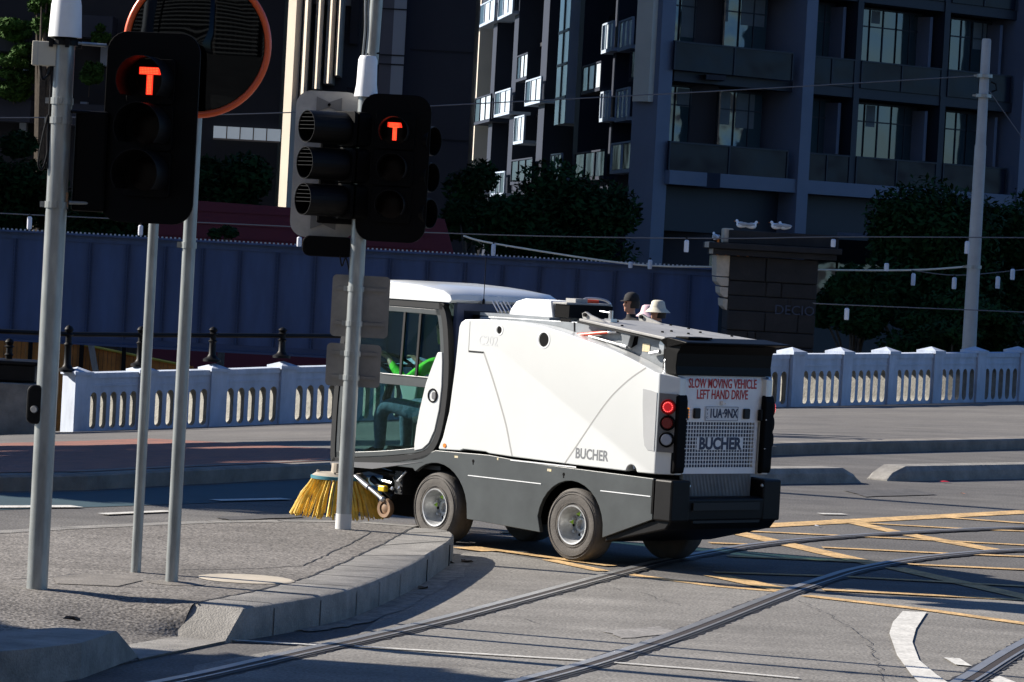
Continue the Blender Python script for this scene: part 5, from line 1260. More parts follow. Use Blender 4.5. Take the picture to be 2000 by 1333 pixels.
        mb = MB(); drum(mb, 0.062, 0.058, 0.0, 0.022); drum(mb, 0.058, 0.05, 0.022, 0.008); disc(mb, 0.05, 0.008); hs = mb.build('lamp_housing', M['blackplastic'] if 'tail' not in nm else M['red_off'], lp, fix=False, smooth=True)
        mb = MB(); drum(mb, 0.046, 0.04, 0.009, 0.026); disc(mb, 0.04, 0.026); mb.build(nm, mm, lp, fix=False, smooth=True)
        if nm == 'tail_light':
            mb = MB()
            for k in range(16):
                a = 2*math.pi*k/16; q = c+nrm*0.028+(ca*math.cos(a)+Vector((0, 0, 1))*math.sin(a))*0.036; mb.ico(q, 0.0042, 1)
            mb.build('led_ring', M['led'], lp)
    mb = MB(); mb.tube([(-0.62, s*(HW-0.035), 0.79), (-0.60, s*(HW-0.035), 0.83), (-0.62, s*(HW-0.035), 0.85)], 0.012, 8); mb.build('tie_eye', M['chrome'], bs)
# rear guards (black vertical)
for s in (1, -1):
    mb = MB(); sideprism(mb, [(-0.955, 0.775), (-1.005, 0.785), (-1.012, 0.83), (-1.012, 1.35), (-1.0, 1.40), (-0.96, 1.405)], s*0.452, s*0.572)
    g = mb.build('rear_guard', M['black'], sw, bevel=0.018, seg=3)
    for zz in (0.98, 1.21):
        mb = MB(); mb.ico((-1.014, s*0.47, zz), 0.007, 1); mb.build('screw', M['chrome'], g)
    mb = MB(); mb.box(-0.96, -0.995, s*0.451, s*0.423, 1.20, 1.29); mb.build('handle', M['blackplastic'], g, bevel=0.006)
    if s > 0:
        mb = MB()
        for k in range(4): mb.ico((-0.985, 0.424, 1.225+k*0.022), (0.014, 0.012, 0.010), 1)
        mb.build('indicator', M['amber'], g)
# tailgate with grille
XT = -0.952
mb = MB(); GY0, GY1, GZ0, GZ1 = -0.405, 0.412, 0.825, 1.188
TO = [(0.475, 1.545), (0.475, 1.40), (0.445, 1.38), (0.440, 0.778), (-0.440, 0.778), (-0.445, 1.38), (-0.475, 1.40), (-0.475, 1.545)]
def quadY(y0, y1, z0, z1, x0_=XT, x1_=XT+0.03, mi=0): mb.box(x1_, x0_, y0, y1, z0, z1, mi)
quadY(-0.47, 0.47, GZ1, 1.36); 
quadY(-0.53, 0.53, 1.3605, 1.50)
mbs = MB(); mbs.box(XT-0.002, XT+0.03, 0.531, 0.541, 1.36, 1.548); mbs.box(XT-0.002, XT+0.03, -0.541, -0.531, 1.36, 1.548); mbs.build('side_gap', M['black'], sw)
mb2 = MB(); mb2.prism([(XT, -0.53, 1.5005), (XT+0.02, -0.53, 1.548), (XT+0.10, -0.53, 1.56), (XT+0.10, -0.53, 1.5005)], (0, 1.06, 0)); 
quadY(-0.44, 0.44, 0.778, GZ0); quadY(GY1, 0.44, GZ0+0.0005, GZ1-0.0005); quadY(-0.44, GY0, GZ0+0.0005, GZ1-0.0005)
tg = mb.build('tailgate', M['white_sat'], sw); mb2.build('tailgate_lip', M['white_sat'], tg)
mb = MB(); mb.box(XT+0.05, XT+0.06, GY0, GY1, GZ0, GZ1); mb.build('grille_back', M['txt_navy'], tg)
mb = MB(); n1, n2 = 25, 12
for i in range(n1+1):
    y = GY0+(GY1-GY0)*i/n1; mb.box(XT, XT+0.004, y-0.0035, y+0.0035, GZ0, GZ1)
for j in range(n2+1):
    z = GZ0+(GZ1-GZ0)*j/n2; mb.box(XT-0.0015, XT+0.0035, GY0, GY1, z-0.0035, z+0.0035)
mb.build('grille', M['white_sat'], tg)
mb = MB(); mb.box(XT-0.0025, XT-0.0016, -0.27, 0.27, 0.965, 1.062); mb.build('badge_field', M['white_sat'], tg)
text_obj('BUCHER', 0.128, M['txt_navy'], tg, (XT-0.004, 0.0, 1.012), (0, -1, 0), (0, 0, 1), width=0.50, offset=0.0055, extrude=0.001)
text_obj('SLOW MOVING VEHICLE', 0.104, M['txt_red'], tg, (XT-0.0025, 0.0, 1.486), (0, -1, 0), (0, 0, 1), width=0.80, offset=0.0014, extrude=0.001)
text_obj('LEFT HAND DRIVE', 0.104, M['txt_red'], tg, (XT-0.0025, 0.0, 1.400), (0, -1, 0), (0, 0, 1), width=0.60, offset=0.0014, extrude=0.001)
mb = MB(); mb.prism([(XT-0.006, y, 1.252+z) for y, z in rrect(0.395, 0.118, 0.012)], (0.005, 0, 0)); npl = mb.build('number_plate', M['plate'], tg)
mb = MB()
for a_, b_ in ((0.0525, 0.0555), (-0.0555, -0.0525)): mb.box(XT-0.0075, XT-0.0062, -0.19, 0.19, 1.252+a_, 1.252+b_)
for a_, b_ in ((0.188, 0.191), (-0.191, -0.188)): mb.box(XT-0.0075, XT-0.0062, a_, b_, 1.1965, 1.3075)
mb.build('plate_border', M['txt_navy'], npl)
text_obj('1UA·9NX', 0.098, M['txt_navy'], npl, (XT-0.008, -0.018, 1.252), (0, -1, 0), (0, 0, 1), width=0.325, offset=0.003, extrude=0.001)
for k, ch in enumerate('VIC'): text_obj(ch, 0.026, M['txt_navy'], npl, (XT-0.008, 0.172, 1.282-k*0.030), (0, -1, 0), (0, 0, 1), extrude=0.001)
for y in (0.30, -0.285):
    mb = MB(); mb.box(XT-0.025, XT-0.001, y-0.036, y+0.036, 1.213, 1.295); mb.build('latch', M['rubber_trim'], tg, bevel=0.01, seg=3)
mb = MB(); mb.box(XT-0.03, XT-0.001, -0.02, 0.02, 1.325, 1.355); mb.ico((XT-0.032, -0.005, 1.338), 0.01, 1); mb.build('camera_unit', M['white_sat'], tg, bevel=0.004)

# hopper between the sides
mb = MB(); sideprism(mb, [(1.35, 0.8), (1.35, 1.89), (1.20, 1.90), (0.16, 1.905), (-0.76, 1.805), (-0.80, 1.62), (-0.90, 1.50), (-0.90, 0.8)], -0.465, 0.465); hp_ = mb.build('hopper', M['greymetal'], sw, bevel=0.008)
mb = MB(); sideprism(mb, [(0.27, 1.90), (0.255, 1.90), (0.24, 1.70), (0.25, 1.70)], 0.4655, 0.468); mb.build('hopper_joint', M['black'], hp_)
mb = MB(); mb.box(0.30, 0.42, 0.4655, 0.4675, 1.90, 1.925); mb.build('hopper_slot', M['black'], hp_)
LIDT = [(0.16, 1.962), (-0.26, 1.905), (-0.80, 1.842)]
mb = MB(); LP = [(0.16, 1.935, 0.52, -0.30), (-0.28, 1.893, 0.54, -0.38), (-0.82, 1.838, 0.56, -0.56)]; V = []
for x, z, a, b in LP: V += [(x, a, z), (x, b, z), (x, b, z-0.022), (x, a, z-0.022)]
mb.add(V, [(0, 1, 2, 3), (8, 9, 10, 11)]+[(4*i+j, 4*i+(j+1) % 4, 4*i+4+(j+1) % 4, 4*i+4+j) for i in (0, 1) for j in range(4)]); ld = mb.build('hopper_lid', M['lid'], sw, bevel=0.005)
mb = MB(); sideprism(mb, [(0.165, 1.913), (-0.80, 1.814), (-0.80, 1.80), (0.165, 1.899)], 0.50, 0.535); mb.build('lid_seal', M['rubber_trim'], ld)
for y in (0.42, -0.24):
    mb = MB(); sideprism(mb, [(0.20, 1.92), (0.215, 1.975), (0.18, 1.99), (0.12, 1.965), (-0.05, 1.92)], y-0.012, y+0.012); hb = mb.build('hinge_fin', M['lid'], ld)
    mb = MB(); mb.tube([(0.175, y-0.03, 1.965), (0.175, y+0.03, 1.965)], 0.016, 10); mb.build('pin', M['black'], hb)
for xx, yy in ((0.02, 0.22), (-0.25, 0.45), (-0.28, -0.30), (-0.1, -0.28), (-0.55, 0.3), (-0.6, 0.05), (-0.5, -0.2), (-0.66, -0.4), (-0.48, 0.12)):
    zt = 1.935+(xx-0.16)*0.0985; mb = MB(); mb.lathe([(0, 0.014), (0.011, 0.012), (0.013, 0)], (xx, yy, zt), seg=8); mb.build('bolt', M['blackplastic'], ld)
# struts: red hose and rams along the hopper side
mb = MB(); mb.tube([(0.28, 0.50, 1.79), (-0.16, 0.50, 1.845)], 0.015, 10); mb.build('ram_red', M['redhose'], sw, smooth=True)
mb = MB(); mb.tube([(-0.155, 0.50, 1.845), (-0.25, 0.50, 1.855)], 0.017, 10); mb.build('ram_end', M['chrome'], sw, smooth=True)
mb = MB(); mb.tube([(0.05, 0.505, 1.80), (-0.33, 0.505, 1.745)], 0.011, 10); mb.tube([(-0.30, 0.505, 1.75), (-0.37, 0.505, 1.74)], 0.018, 10); mb.build('gas_strut', M['chrome'], sw, smooth=True)
mb = MB(); sideprism(mb, [(-0.30, 1.86), (-0.42, 1.85), (-0.39, 1.74), (-0.34, 1.74)], 0.47, 0.52); mb.build('strut_bracket', M['greymetal'], sw, bevel=0.005)
mb = MB(); sideprism(mb, [(-0.36, 1.80), (-0.45, 1.83), (-0.44, 1.76), (-0.38, 1.73)], 0.4655, 0.469); mb.build('bracket_shadow_patch', M['black'], sw)  # black patch set in as the bracket's cast shadow
mb = MB(); mb.box(-0.50, -0.58, 0.466, 0.469, 1.71, 1.775); mb.build('sticker', M['sticker'], sw)
mb = MB(); mb.lathe([(0.0, 0.50), (0.04, 0.50), (0.045, 0.47)], (-0.745, 0, 1.775), axis='y', seg=16); mb.tube([(-0.72, 0.50, 1.72), (-0.62, 0.50, 1.70)], 0.018, 10); mb.build('pivot', M['chrome'], sw)
mb = MB(); mb.tube([(-0.80, 0.50, 1.64), (-0.80, 0.50, 1.56)], 0.022, 10); mb.ico((-0.80, 0.50, 1.65), 0.028, 2); mb.build('tail_ram', M['chrome'], sw, smooth=True)
mb = MB(); mb.box(-0.76, -0.92, -0.5, 0.5, 1.50, 1.80); mb.build('tail_recess', M['black'], sw)
# black rear hood
mb = MB(); prof = [(-0.78, 1.815), (-0.86, 1.842), (-1.10, 1.815), (-1.105, 1.805), (-1.00, 1.785), (-0.965, 1.72), (-0.955, 1.62), (-0.965, 1.552), (-0.85, 1.552), (-0.83, 1.66), (-0.84, 1.76)]
V = []; n = len(prof)
for y, fl in ((-0.56, 1), (0.56, 1)):
    V += [(x, y*(1.10 if x < -1.05 else (1.03 if z > 1.8 else 1.0)), z) for x, z in prof]
mb.add(V, [tuple(range(n)), tuple(range(2*n-1, n-1, -1))]+[(i, (i+1) % n, n+(i+1) % n, n+i) for i in range(n)])
hd_ = mb.build('rear_hood', mat('hood_black', (0.0015, 0.0015, 0.0015), 0.5, spec=0.12), sw, bevel=0.006)
mb = MB(); mb.box(-0.84, -0.98, 0.18, 0.46, 1.835, 1.85); mb.build('hood_tab', M['black'], hd_, bevel=0.004)

# intake box and top plumbing
mb = MB(); sideprism(mb, [(1.13, 1.89), (1.10, 1.97), (1.04, 2.035), (0.94, 2.062), (0.64, 2.058), (0.60, 1.90)], 0.02, 0.36); ib = mb.build('air_intake', M['white_sat'], sw, bevel=0.012, seg=3, smooth=True)
mb = MB(); mb.box(0.62, 0.46, -0.17, 0.36, 2.035, 2.052); mb.build('intake_lid', M['lid'], sw, bevel=0.004)
mb = MB(); mb.box(0.598, 0.44, -0.16, 0.35, 1.93, 2.034); mb.build('intake_void', M['black'], sw)
mb = MB(); mb.box(1.35, 0.55, 0.25, 0.462, 1.90, 1.925); mb.build('top_rail', M['greymetal'], sw)
mb = MB(); mb.tube(smooth_pts([Vector((0.60, 0.02, 2.05)), Vector((0.60, 0.0, 2.088)), Vector((0.54, -0.12, 2.088)), Vector((0.50, -0.18, 2.06)), Vector((0.49, -0.20, 2.0))], 5), 0.010, 8); mb.build('hoop', M['chrome'], sw, fix=False)
mb = MB(); mb.tube([(0.58, 0.02, 2.066), (0.52, -0.07, 2.066)], 0.016, 10); mb.build('coupling', M['redhose'], sw)
mb = MB(); mb.box(0.61, 0.50, 0.08, 0.22, 2.053, 2.085); mb.build('top_box', M['lid'], sw)
mb = MB(); mb.tube([(0.16, 0.28, 2.0), (0.02, 0.28, 1.99)], 0.007, 8); mb.tube([(0.02, 0.30, 1.93), (0.02, 0.30, 2.01)], 0.018, 10); mb.box(-0.02, 0.05, 0.27, 0.34, 1.92, 1.945); mb.build('valve', M['chrome'], sw)
mb = MB()
for k in range(5): mb.tube([(1.30-k*0.01, 0.30-k*0.035, 1.93), (1.38-k*0.01, 0.30-k*0.035, 2.02)], 0.006, 6)
mb.build('spring_guard', M['chrome'], sw)
mb = MB(); mb.box(1.36, 1.50, -0.45, 0.40, 1.2, 1.90); mb.build('filter_block', M['black'], sw)

# ---- cab
CO = [(2.72, 1.975), (1.70, 1.985), (1.60, 1.95), (1.545, 1.82), (1.505, 1.55), (1.497, 1.30), (1.52, 1.05), (1.565, 0.87), (1.64, 0.755), (1.76, 0.685), (2.05, 0.635), (2.45, 0.588), (2.80, 0.562), (2.875, 0.60), (2.885, 0.90), (2.875, 1.20), (2.84, 1.55), (2.78, 1.85)]
def closed_smooth(P, k=5):
    n = len(P); out = []
    for i in range(n):
        p0, p1, p2, p3 = [Vector((P[j % n][0], 0, P[j % n][1])) for j in (i-1, i, i+1, i+2)]
        for j in range(k):
            t = j/k; out.append(0.5*((2*p1)+(p2-p0)*t+(2*p0-5*p1+4*p2-p3)*t*t+(3*p1-p0-3*p2+p3)*t**3))
    return [(q.x, q.z) for q in out]
CS = closed_smooth(CO, 4)
def inset(P, d):
    n = len(P); out = []
    for i in range(n):
        a, b = Vector(P[i-1]), Vector(P[(i+1) % n]); t = (b-a).normalized(); nn = Vector((-t.y, t.x)); q = Vector(P[i])+nn*d; out.append((q.x, q.y))
    return out
def ringmesh(mb, A, B, y0, y1, mi=0):
    n = len(A); V = [(x, y0, z) for x, z in A]+[(x, y0, z) for x, z in B]+[(x, y1, z) for x, z in A]+[(x, y1, z) for x, z in B]; F = []
    for i in range(n):
        j = (i+1) % n; F += [(i, j, n+j, n+i), (2*n+i, 2*n+j, 3*n+j, 3*n+i), (i, j, 2*n+j, 2*n+i), (n+i, n+j, 3*n+j, 3*n+i)]
    mb.add(V, F, mi)
cen = (2.2, 1.3); sgn = 1
tst = inset(CS, 0.02)
if sum((x-cen[0])**2+(z-cen[1])**2 for x, z in tst) > sum((x-cen[0])**2+(z-cen[1])**2 for x, z in CS): sgn = -1
I1 = inset(CS, sgn*0.055); I2 = inset(CS, sgn*0.060); I3 = inset(CS, sgn*0.105)
for s in (1, -1):
    mb = MB(); ringmesh(mb, CS, I1, s*0.58, s*0.645); cf = mb.build('cab_frame', M['rubber_trim'], sw, bevel=0.006)
    dr = empty('door', (0, 0, 0)); dr.parent = sw
    mb = MB(); ringmesh(mb, I2, I3, s*0.60, s*0.638); mb.build('door_frame', M['skirt'], dr, bevel=0.005)
    mb = MB(); mb.box(1.60, 2.80, s*0.61, s*0.632, 1.275, 1.365)
    mb.box(1.63, 2.30, s*0.632, s*0.637, 1.352, 1.362); mb.build('waist_rail', M['skirt'], dr, bevel=0.004)
    for xx in (2.085, 1.895):
        mb = MB(); sideprism(mb, [(xx+0.012, 1.366), (xx-0.012, 1.366), (xx-0.03, 1.90), (xx-0.006, 1.90)], s*0.618, s*0.636); mb.build('glazing_bar', M['rubber_trim'], dr)
    mb = MB(); sideprism(mb, I3, s*0.612, s*0.616); mb.build('glass', M['cabglass'], dr)
    wp = [(1.655, 1.545), (1.64, 1.575), (1.585, 1.58), (1.575, 1.50), (1.568, 1.30), (1.585, 1.10), (1.625, 0.93), (1.685, 0.82), (1.76, 0.765), (1.855, 0.745), (1.86, 0.80), (1.845, 0.95), (1.815, 1.10), (1.76, 1.31), (1.70, 1.45)]
    mb = MB(); sideprism(mb, wp, s*0.633, s*0.645); dp = mb.build('door_panel', M['white'], dr, bevel=0.006, smooth=True)
    mb = MB(); mb.lathe([(0.0, 0.640*s), (0.044, 0.640*s), (0.047, 0.652*s), (0.056, 0.652*s), (0.060, 0.645*s)], (1.668, 0, 1.216), axis='y', seg=28); hdl = mb.build('door_handle', M['black'], dr, smooth=True)
    mb = MB(); mb.prism([(1.668+x-0.016, s*0.644, 1.216+z) for x, z in rrect(0.045, 0.062, 0.02)], (0, s*0.008, 0)); mb.build('handle_flap', M['podgrey2'], hdl)
    mb = MB(); sideprism(mb, [(1.87, 0.72), (1.87, 0.715), (2.55, 0.652), (2.55, 0.657)], s*0.6165, s*0.622); mb.build('floor_edge', M['chrome'], dr)
# roof
mb = MB(); V = []; ny = 7
rs = [(1.50, 2.015), (1.52, 2.06), (1.60, 2.10), (1.9, 2.135), (2.3, 2.15), (2.6, 2.14), (2.78, 2.08), (2.84, 2.0), (2.80, 1.99), (1.52, 1.992)]
ys = [(-0.66, 0.0), (-0.64, 0.75), (-0.5, 0.93), (-0.25, 1.0), (0.25, 1.0), (0.5, 0.97), (0.64, 0.9), (0.665, 0.0)]
for y, f in ys:
    for x, z in rs: V.append((x, y, 2.0+(z-2.0)*(f if z > 2.0 else 1.0)) if z > 2.0 else (x, y, z))
n = len(rs); F = [(j*n+i, j*n+(i+1) % n, (j+1)*n+(i+1) % n, (j+1)*n+i) for j in range(len(ys)-1) for i in range(n)]+[tuple(range(n)), tuple((len(ys)-1)*n+i for i in range(n))]
V = []
for y, f in [(-0.655, 0), (-0.655, 0.5), (-0.60, 0.85), (-0.4, 0.97), (0.4, 1.0), (0.60, 0.96), (0.648, 0.86), (0.655, 0.0)]:
    for x, z in rs: V.append((x, y, z if z < 2.01 else 2.005+(z-2.005)*f))
mb.add(V, F); rf = mb.build('cab_roof', M['white'], sw, bevel=0.012, seg=3, smooth=True, ang=40)
# back wall and windscreen
mb = MB(); mb.box(1.50, 1.54, -0.58, 0.579, 0.76, 1.99); mb.build('cab_back', M['txt_navy'], sw)
mb = MB(); mb.box(1.495, 1.499, -0.50, 0.50, 1.55, 1.93); mb.build('rear_window', M['winbal'], sw)
mb = MB(); mb.box(1.490, 1.4945, -0.05, 0.12, 1.88, 1.94); mb.build('sticker', M['sticker'], sw)
fr_ = [(2.80, 0.60), (2.868, 0.64), (2.876, 0.90), (2.866, 1.20), (2.832, 1.55), (2.77, 1.85), (2.72, 1.96)]
mb = MB(); fo = [(x+0.004, z) for x, z in fr_]; 
mb.prism([(x, -0.578, z) for x, z in fr_+list(reversed(fo))], (0, 1.156, 0)); mb.build('windscreen', M['cabglass'], sw)
mb = MB(); mb.box(1.6, 2.80, -0.578, 0.578, 0.60, 0.635); mb.build('cab_floor', M['rubber_trim'], sw)
mb = MB(); sideprism(mb, [(2.35, 0.555), (2.86, 0.545), (2.88, 0.575), (2.0, 0.63), (1.75, 0.66)], 0.585, 0.648); mb.build('sill', M['podgrey2'], sw)
# interior
mb = MB(); sideprism(mb, [(1.62, 0.93), (2.05, 0.95), (2.08, 1.02), (1.75, 1.03), (1.68, 1.60), (1.56, 1.62), (1.56, 0.93)], 0.05, 0.50); mb.box(1.62, 2.0, 0.1, 0.46, 0.64, 0.93); mb.build('seat', M['seatfab'], sw, bevel=0.03, seg=3)
mb = MB(); sideprism(mb, [(2.50, 0.64), (2.62, 0.64), (2.66, 1.15), (2.72, 1.28), (2.52, 1.33), (2.46, 1.25), (2.50, 1.05)], -0.12, 0.06); mb.build('steering_column', M['interior'], sw, bevel=0.02)
mb = MB(); c = Vector((2.50, 0.28, 1.42)); ax = Vector((-0.5, 0, 0.86)).normalized(); e1 = Vector((0, 1, 0)); e2 = ax.cross(e1)
mb.tube([c+(e1*math.cos(a)+e2*math.sin(a))*0.18 for a in [2*math.pi*k/28 for k in range(28)]], 0.016, 8, closed=True); mb.tube([c-ax*0.02, c-ax*0.35+Vector((0.05, -0.1, 0))], 0.035, 10); mb.tube([c-e1*0.17, c+e1*0.17], 0.014, 6); mb.build('steering_wheel', M['blackplastic'], sw, smooth=True)
mb = MB(); mb.box(1.60, 2.35, -0.50, -0.12, 0.64, 1.00); mb.box(2.35, 2.82, -0.56, -0.2, 0.64, 0.78); mb.build('console', M['interior'], sw, bevel=0.03, seg=3)
mb = MB(); sideprism(mb, [(2.05, 1.02), (2.45, 1.12), (2.46, 1.20), (2.05, 1.14)], -0.50, -0.40); mb.build('armrest', M['interior'], sw, bevel=0.02)
mb = MB(); mb.tube([(1.48, 0.30, 2.0), (1.478, 0.30, 2.38)], 0.0035, 6); mb.lathe([(0.012, 0), (0.012, 0.03), (0.004, 0.05)], (1.48, 0.30, 1.99), seg=10); mb.build('antenna', M['blackplastic'], sw)

# ---- wheels
def wheel(x, y, steer=0.0):
    s = 1 if y > 0 else -1
    wd = empty('wheel', (x, y, 0.295), steer); wd.parent = sw
    W = 0.20
    pr = [(0.150, 0.0), (0.156, 0.006), (0.165, 0.004), (0.195, 0.010), (0.235, 0.012), (0.262, 0.006), (0.280, -0.006), (0.291, -0.022), (0.295, -0.045), (0.295, -0.155), (0.291, -0.178), (0.27, -0.195), (0.2, -0.205), (0.15, -0.2)]
    mb = MB(); mb.lathe([(r, s*(h)) for r, h in pr], axis='y', seg=48)
    for rr_ in (0.178, 0.246, 0.268): mb.lathe([(rr_-0.003, s*0.0115), (rr_, s*0.0155), (rr_+0.003, s*0.0115)], axis='y', seg=48)
    for gy in (-0.07, -0.10, -0.13): mb.lathe([(0.2951, s*(gy-0.006)), (0.297, s*gy), (0.2951, s*(gy+0.006))], axis='y', seg=48)
    ty = mb.build('tyre', M['tyre'], wd, smooth=True, ang=50)
    for k in range(2):
        for i, ch in enumerate('REGIO'):
            a = (0.8+i*0.10 if k == 0 else 3.9+i*0.10)*1.0; rr_ = 0.215; p = Vector((-s*math.sin(a)*rr_, s*0.0135, math.cos(a)*rr_)); xd = Vector((-s*math.cos(a), 0, -math.sin(a)))
    mb = MB(); mb.lathe([(0.158, s*0.004), (0.156, s*0.012), (0.146, s*0.010), (0.138, s*-0.006), (0.130, s*-0.03), (0.118, s*-0.085), (0.104, s*-0.105), (0.062, s*-0.10), (0.055, s*-0.09), (0.040, s*-0.09), (0.036, s*-0.12), (0.0, s*-0.12)], axis='y', seg=40); rim = mb.build('rim', M['rim'], wd, smooth=True, ang=40)
    mb = MB()
    for k in range(5):
        a = 2*math.pi*k/5+0.5; mb.lathe([(0.0, s*-0.07), (0.012, s*-0.07), (0.014, s*-0.10)], (0.084*math.cos(a), 0, 0.084*math.sin(a)), axis='y', seg=6)
    mb.build('nuts', M['chrome'], rim)
    mb = MB()
    for k in (0, 1):
        a = 2*math.pi*k/5+0.5+R_(-20); cx, cz = 0.084*math.cos(a), 0.084*math.sin(a); mb.prism([(cx-0.02, s*-0.072, cz-0.012), (cx+0.02, s*-0.072, cz), (cx-0.02, s*-0.072, cz+0.022)], (0, s*0.006, 0))
    mb.build('nut_pointer', M['lime'], rim)
    mb = MB()
    for k in range(5):
        a = 2*math.pi*(k+0.5)/5+0.5; mb.lathe([(0.0, s*-0.098), (0.013, s*-0.098)], (0.083*math.cos(a), 0, 0.083*math.sin(a)), axis='y', seg=10)
    mb.build('vent', M['black'], rim, fix=False)
wheel(0.0, 0.63); wheel(0.0, -0.63); wheel(1.60, 0.61, -0.06); wheel(1.60, -0.61, -0.06)

# ---- brushes
def brush(cx, cy, zt, s, seed):
    rnd = random.Random(seed); b = empty('side_brush', (cx, cy, 0)); b.parent = sw
    mb = MB(); mb.lathe([(0.0, zt+0.03), (0.20, zt+0.028), (0.235, zt+0.005), (0.235, zt-0.01), (0.0, zt-0.01)], seg=36); mb.build('disc', M['dust'], b, smooth=True, ang=30)
    mb = MB(); mb.lathe([(0.236, zt+0.006), (0.245, zt+0.004), (0.245, zt-0.022), (0.2, zt-0.024)], seg=36); mb.build('ring', M['teal_ring'], b, smooth=True, ang=30)
    mb = MB()
    for k in range(46):
        a = 2*math.pi*k/46+rnd.uniform(-.03, .03)
        for q in range(5):
            a1 = a+rnd.uniform(-.035, .035); r0 = 0.215+rnd.uniform(-.015, .015); r1 = 0.385+rnd.uniform(-.03, .025); lz = 0.12+rnd.uniform(-.012, .02)
            p0 = Vector((r0*math.cos(a), r0*math.sin(a), zt-0.015)); p1 = Vector((r1*math.cos(a1), r1*math.sin(a1), lz)); pm = p0.lerp(p1, 0.5)+Vector((0.012*math.cos(a), 0.012*math.sin(a), 0.012))
            mb.tube([p0, pm, p1], [0.0075, 0.0075, 0.006], 4)
    bo = mb.build('bristles', M['yellow_bristle'], b, fix=False); bo['kind'] = 'stuff'
    mb = MB()
    for k in range(4):
        a = k*math.pi/2+0.6; mb.lathe([(0, zt+0.045), (0.012, zt+0.043), (0.012, zt+0.025)], (0.19*math.cos(a), 0.19*math.sin(a), 0), seg=8)
    mb.lathe([(0, zt+0.12), (0.07, zt+0.11), (0.075, zt+0.03)], (0, 0, 0), seg=16)
    mb.build('hub', M['dust'], b)
brush(2.80, 0.60, 0.455, 1, 1); brush(2.80, -0.60, 0.455, -1, 2)
for s in (1, -1):
    mb = MB(); mb.tube([(2.76, s*0.52, 0.50), (2.6, s*0.45, 0.54), (2.35, s*0.40, 0.50), (2.1, s*0.32, 0.45)], 0.028, 10); mb.tube([(2.5, s*0.50, 0.46), (2.20, s*0.52, 0.33)], [0.03, 0.028], 12); mb.build('brush_arm', M['rubber_trim'], sw, smooth=True)
    mb = MB(); mb.tube([(2.60, s*0.60, 0.47), (2.42, s*0.61, 0.395)], 0.026, 14); mb.tube([(2.42, s*0.61, 0.395), (2.24, s*0.62, 0.315)], 0.018, 14); mb.ico((2.23, s*0.62, 0.31), 0.028, 2); mb.build('ram', M['chrome'], sw, smooth=True)
    mb = MB(); mb.box(2.24, 2.32, s*0.55, s*0.60, 0.37, 0.42); mb.build('yellow_block', mat('yellow_plastic', (0.75, 0.5, 0.02), 0.4), sw, bevel=0.01)
    cs = empty('caster', (2.21, s*0.60, 0.235)); cs.parent = sw
    mb = MB(); mb.lathe([(0.05, -0.022), (0.078, -0.024), (0.084, -0.015), (0.084, 0.015), (0.078, 0.024), (0.05, 0.022), (0.05, -0.022)], axis='y', seg=28); mb.build('roller', M['brown'], cs, smooth=True)
    mb = MB(); mb.lathe([(0.0, 0.02), (0.02, 0.022), (0.05, 0.006), (0.05, -0.006), (0.0, -0.01)], axis='y', seg=20); mb.build('roller_hub', M['brown'], cs, smooth=True)
    mb = MB(); mb.box(2.05, 2.15, s*0.42, s*0.57, 0.36, 0.56); mb.tube([(2.18, s*0.55, 0.50), (2.06, s*0.56, 0.38)], 0.018, 8); mb.tube([(2.28, s*0.5, 0.52), (2.1, s*0.5, 0.50)], 0.022, 8); mb.build('linkage', M['rubber_trim'], sw, bevel=0.006)
    mb = MB(); mb.ico((2.16, s*0.58, 0.405), 0.02, 1); mb.ico((2.07, s*0.585, 0.42), 0.018, 1); mb.tube([(2.30, s*0.56, 0.46), (2.18, s*0.57, 0.45)], 0.014, 8); mb.tube([(2.10, s*0.585, 0.47), (2.00, s*0.585, 0.56)], 0.009, 8); mb.build('fitting', M['chrome'], sw)
    mb = MB(); mb.tube([(2.93, s*0.50, 0.66), (2.97, s*0.52, 0.60), (2.93, s*0.55, 0.53), (2.88, s*0.58, 0.50)], 0.013, 8); mb.box(2.885, 2.97, s*0.47, s*0.55, 0.64, 0.67); mb.build('front_bracket', M['cover'], sw)
mb = MB(); mb.box(2.0, 2.55, -0.35, 0.35, 0.16, 0.52); mb.build('suction_nozzle', M['black'], sw, bevel=0.03)

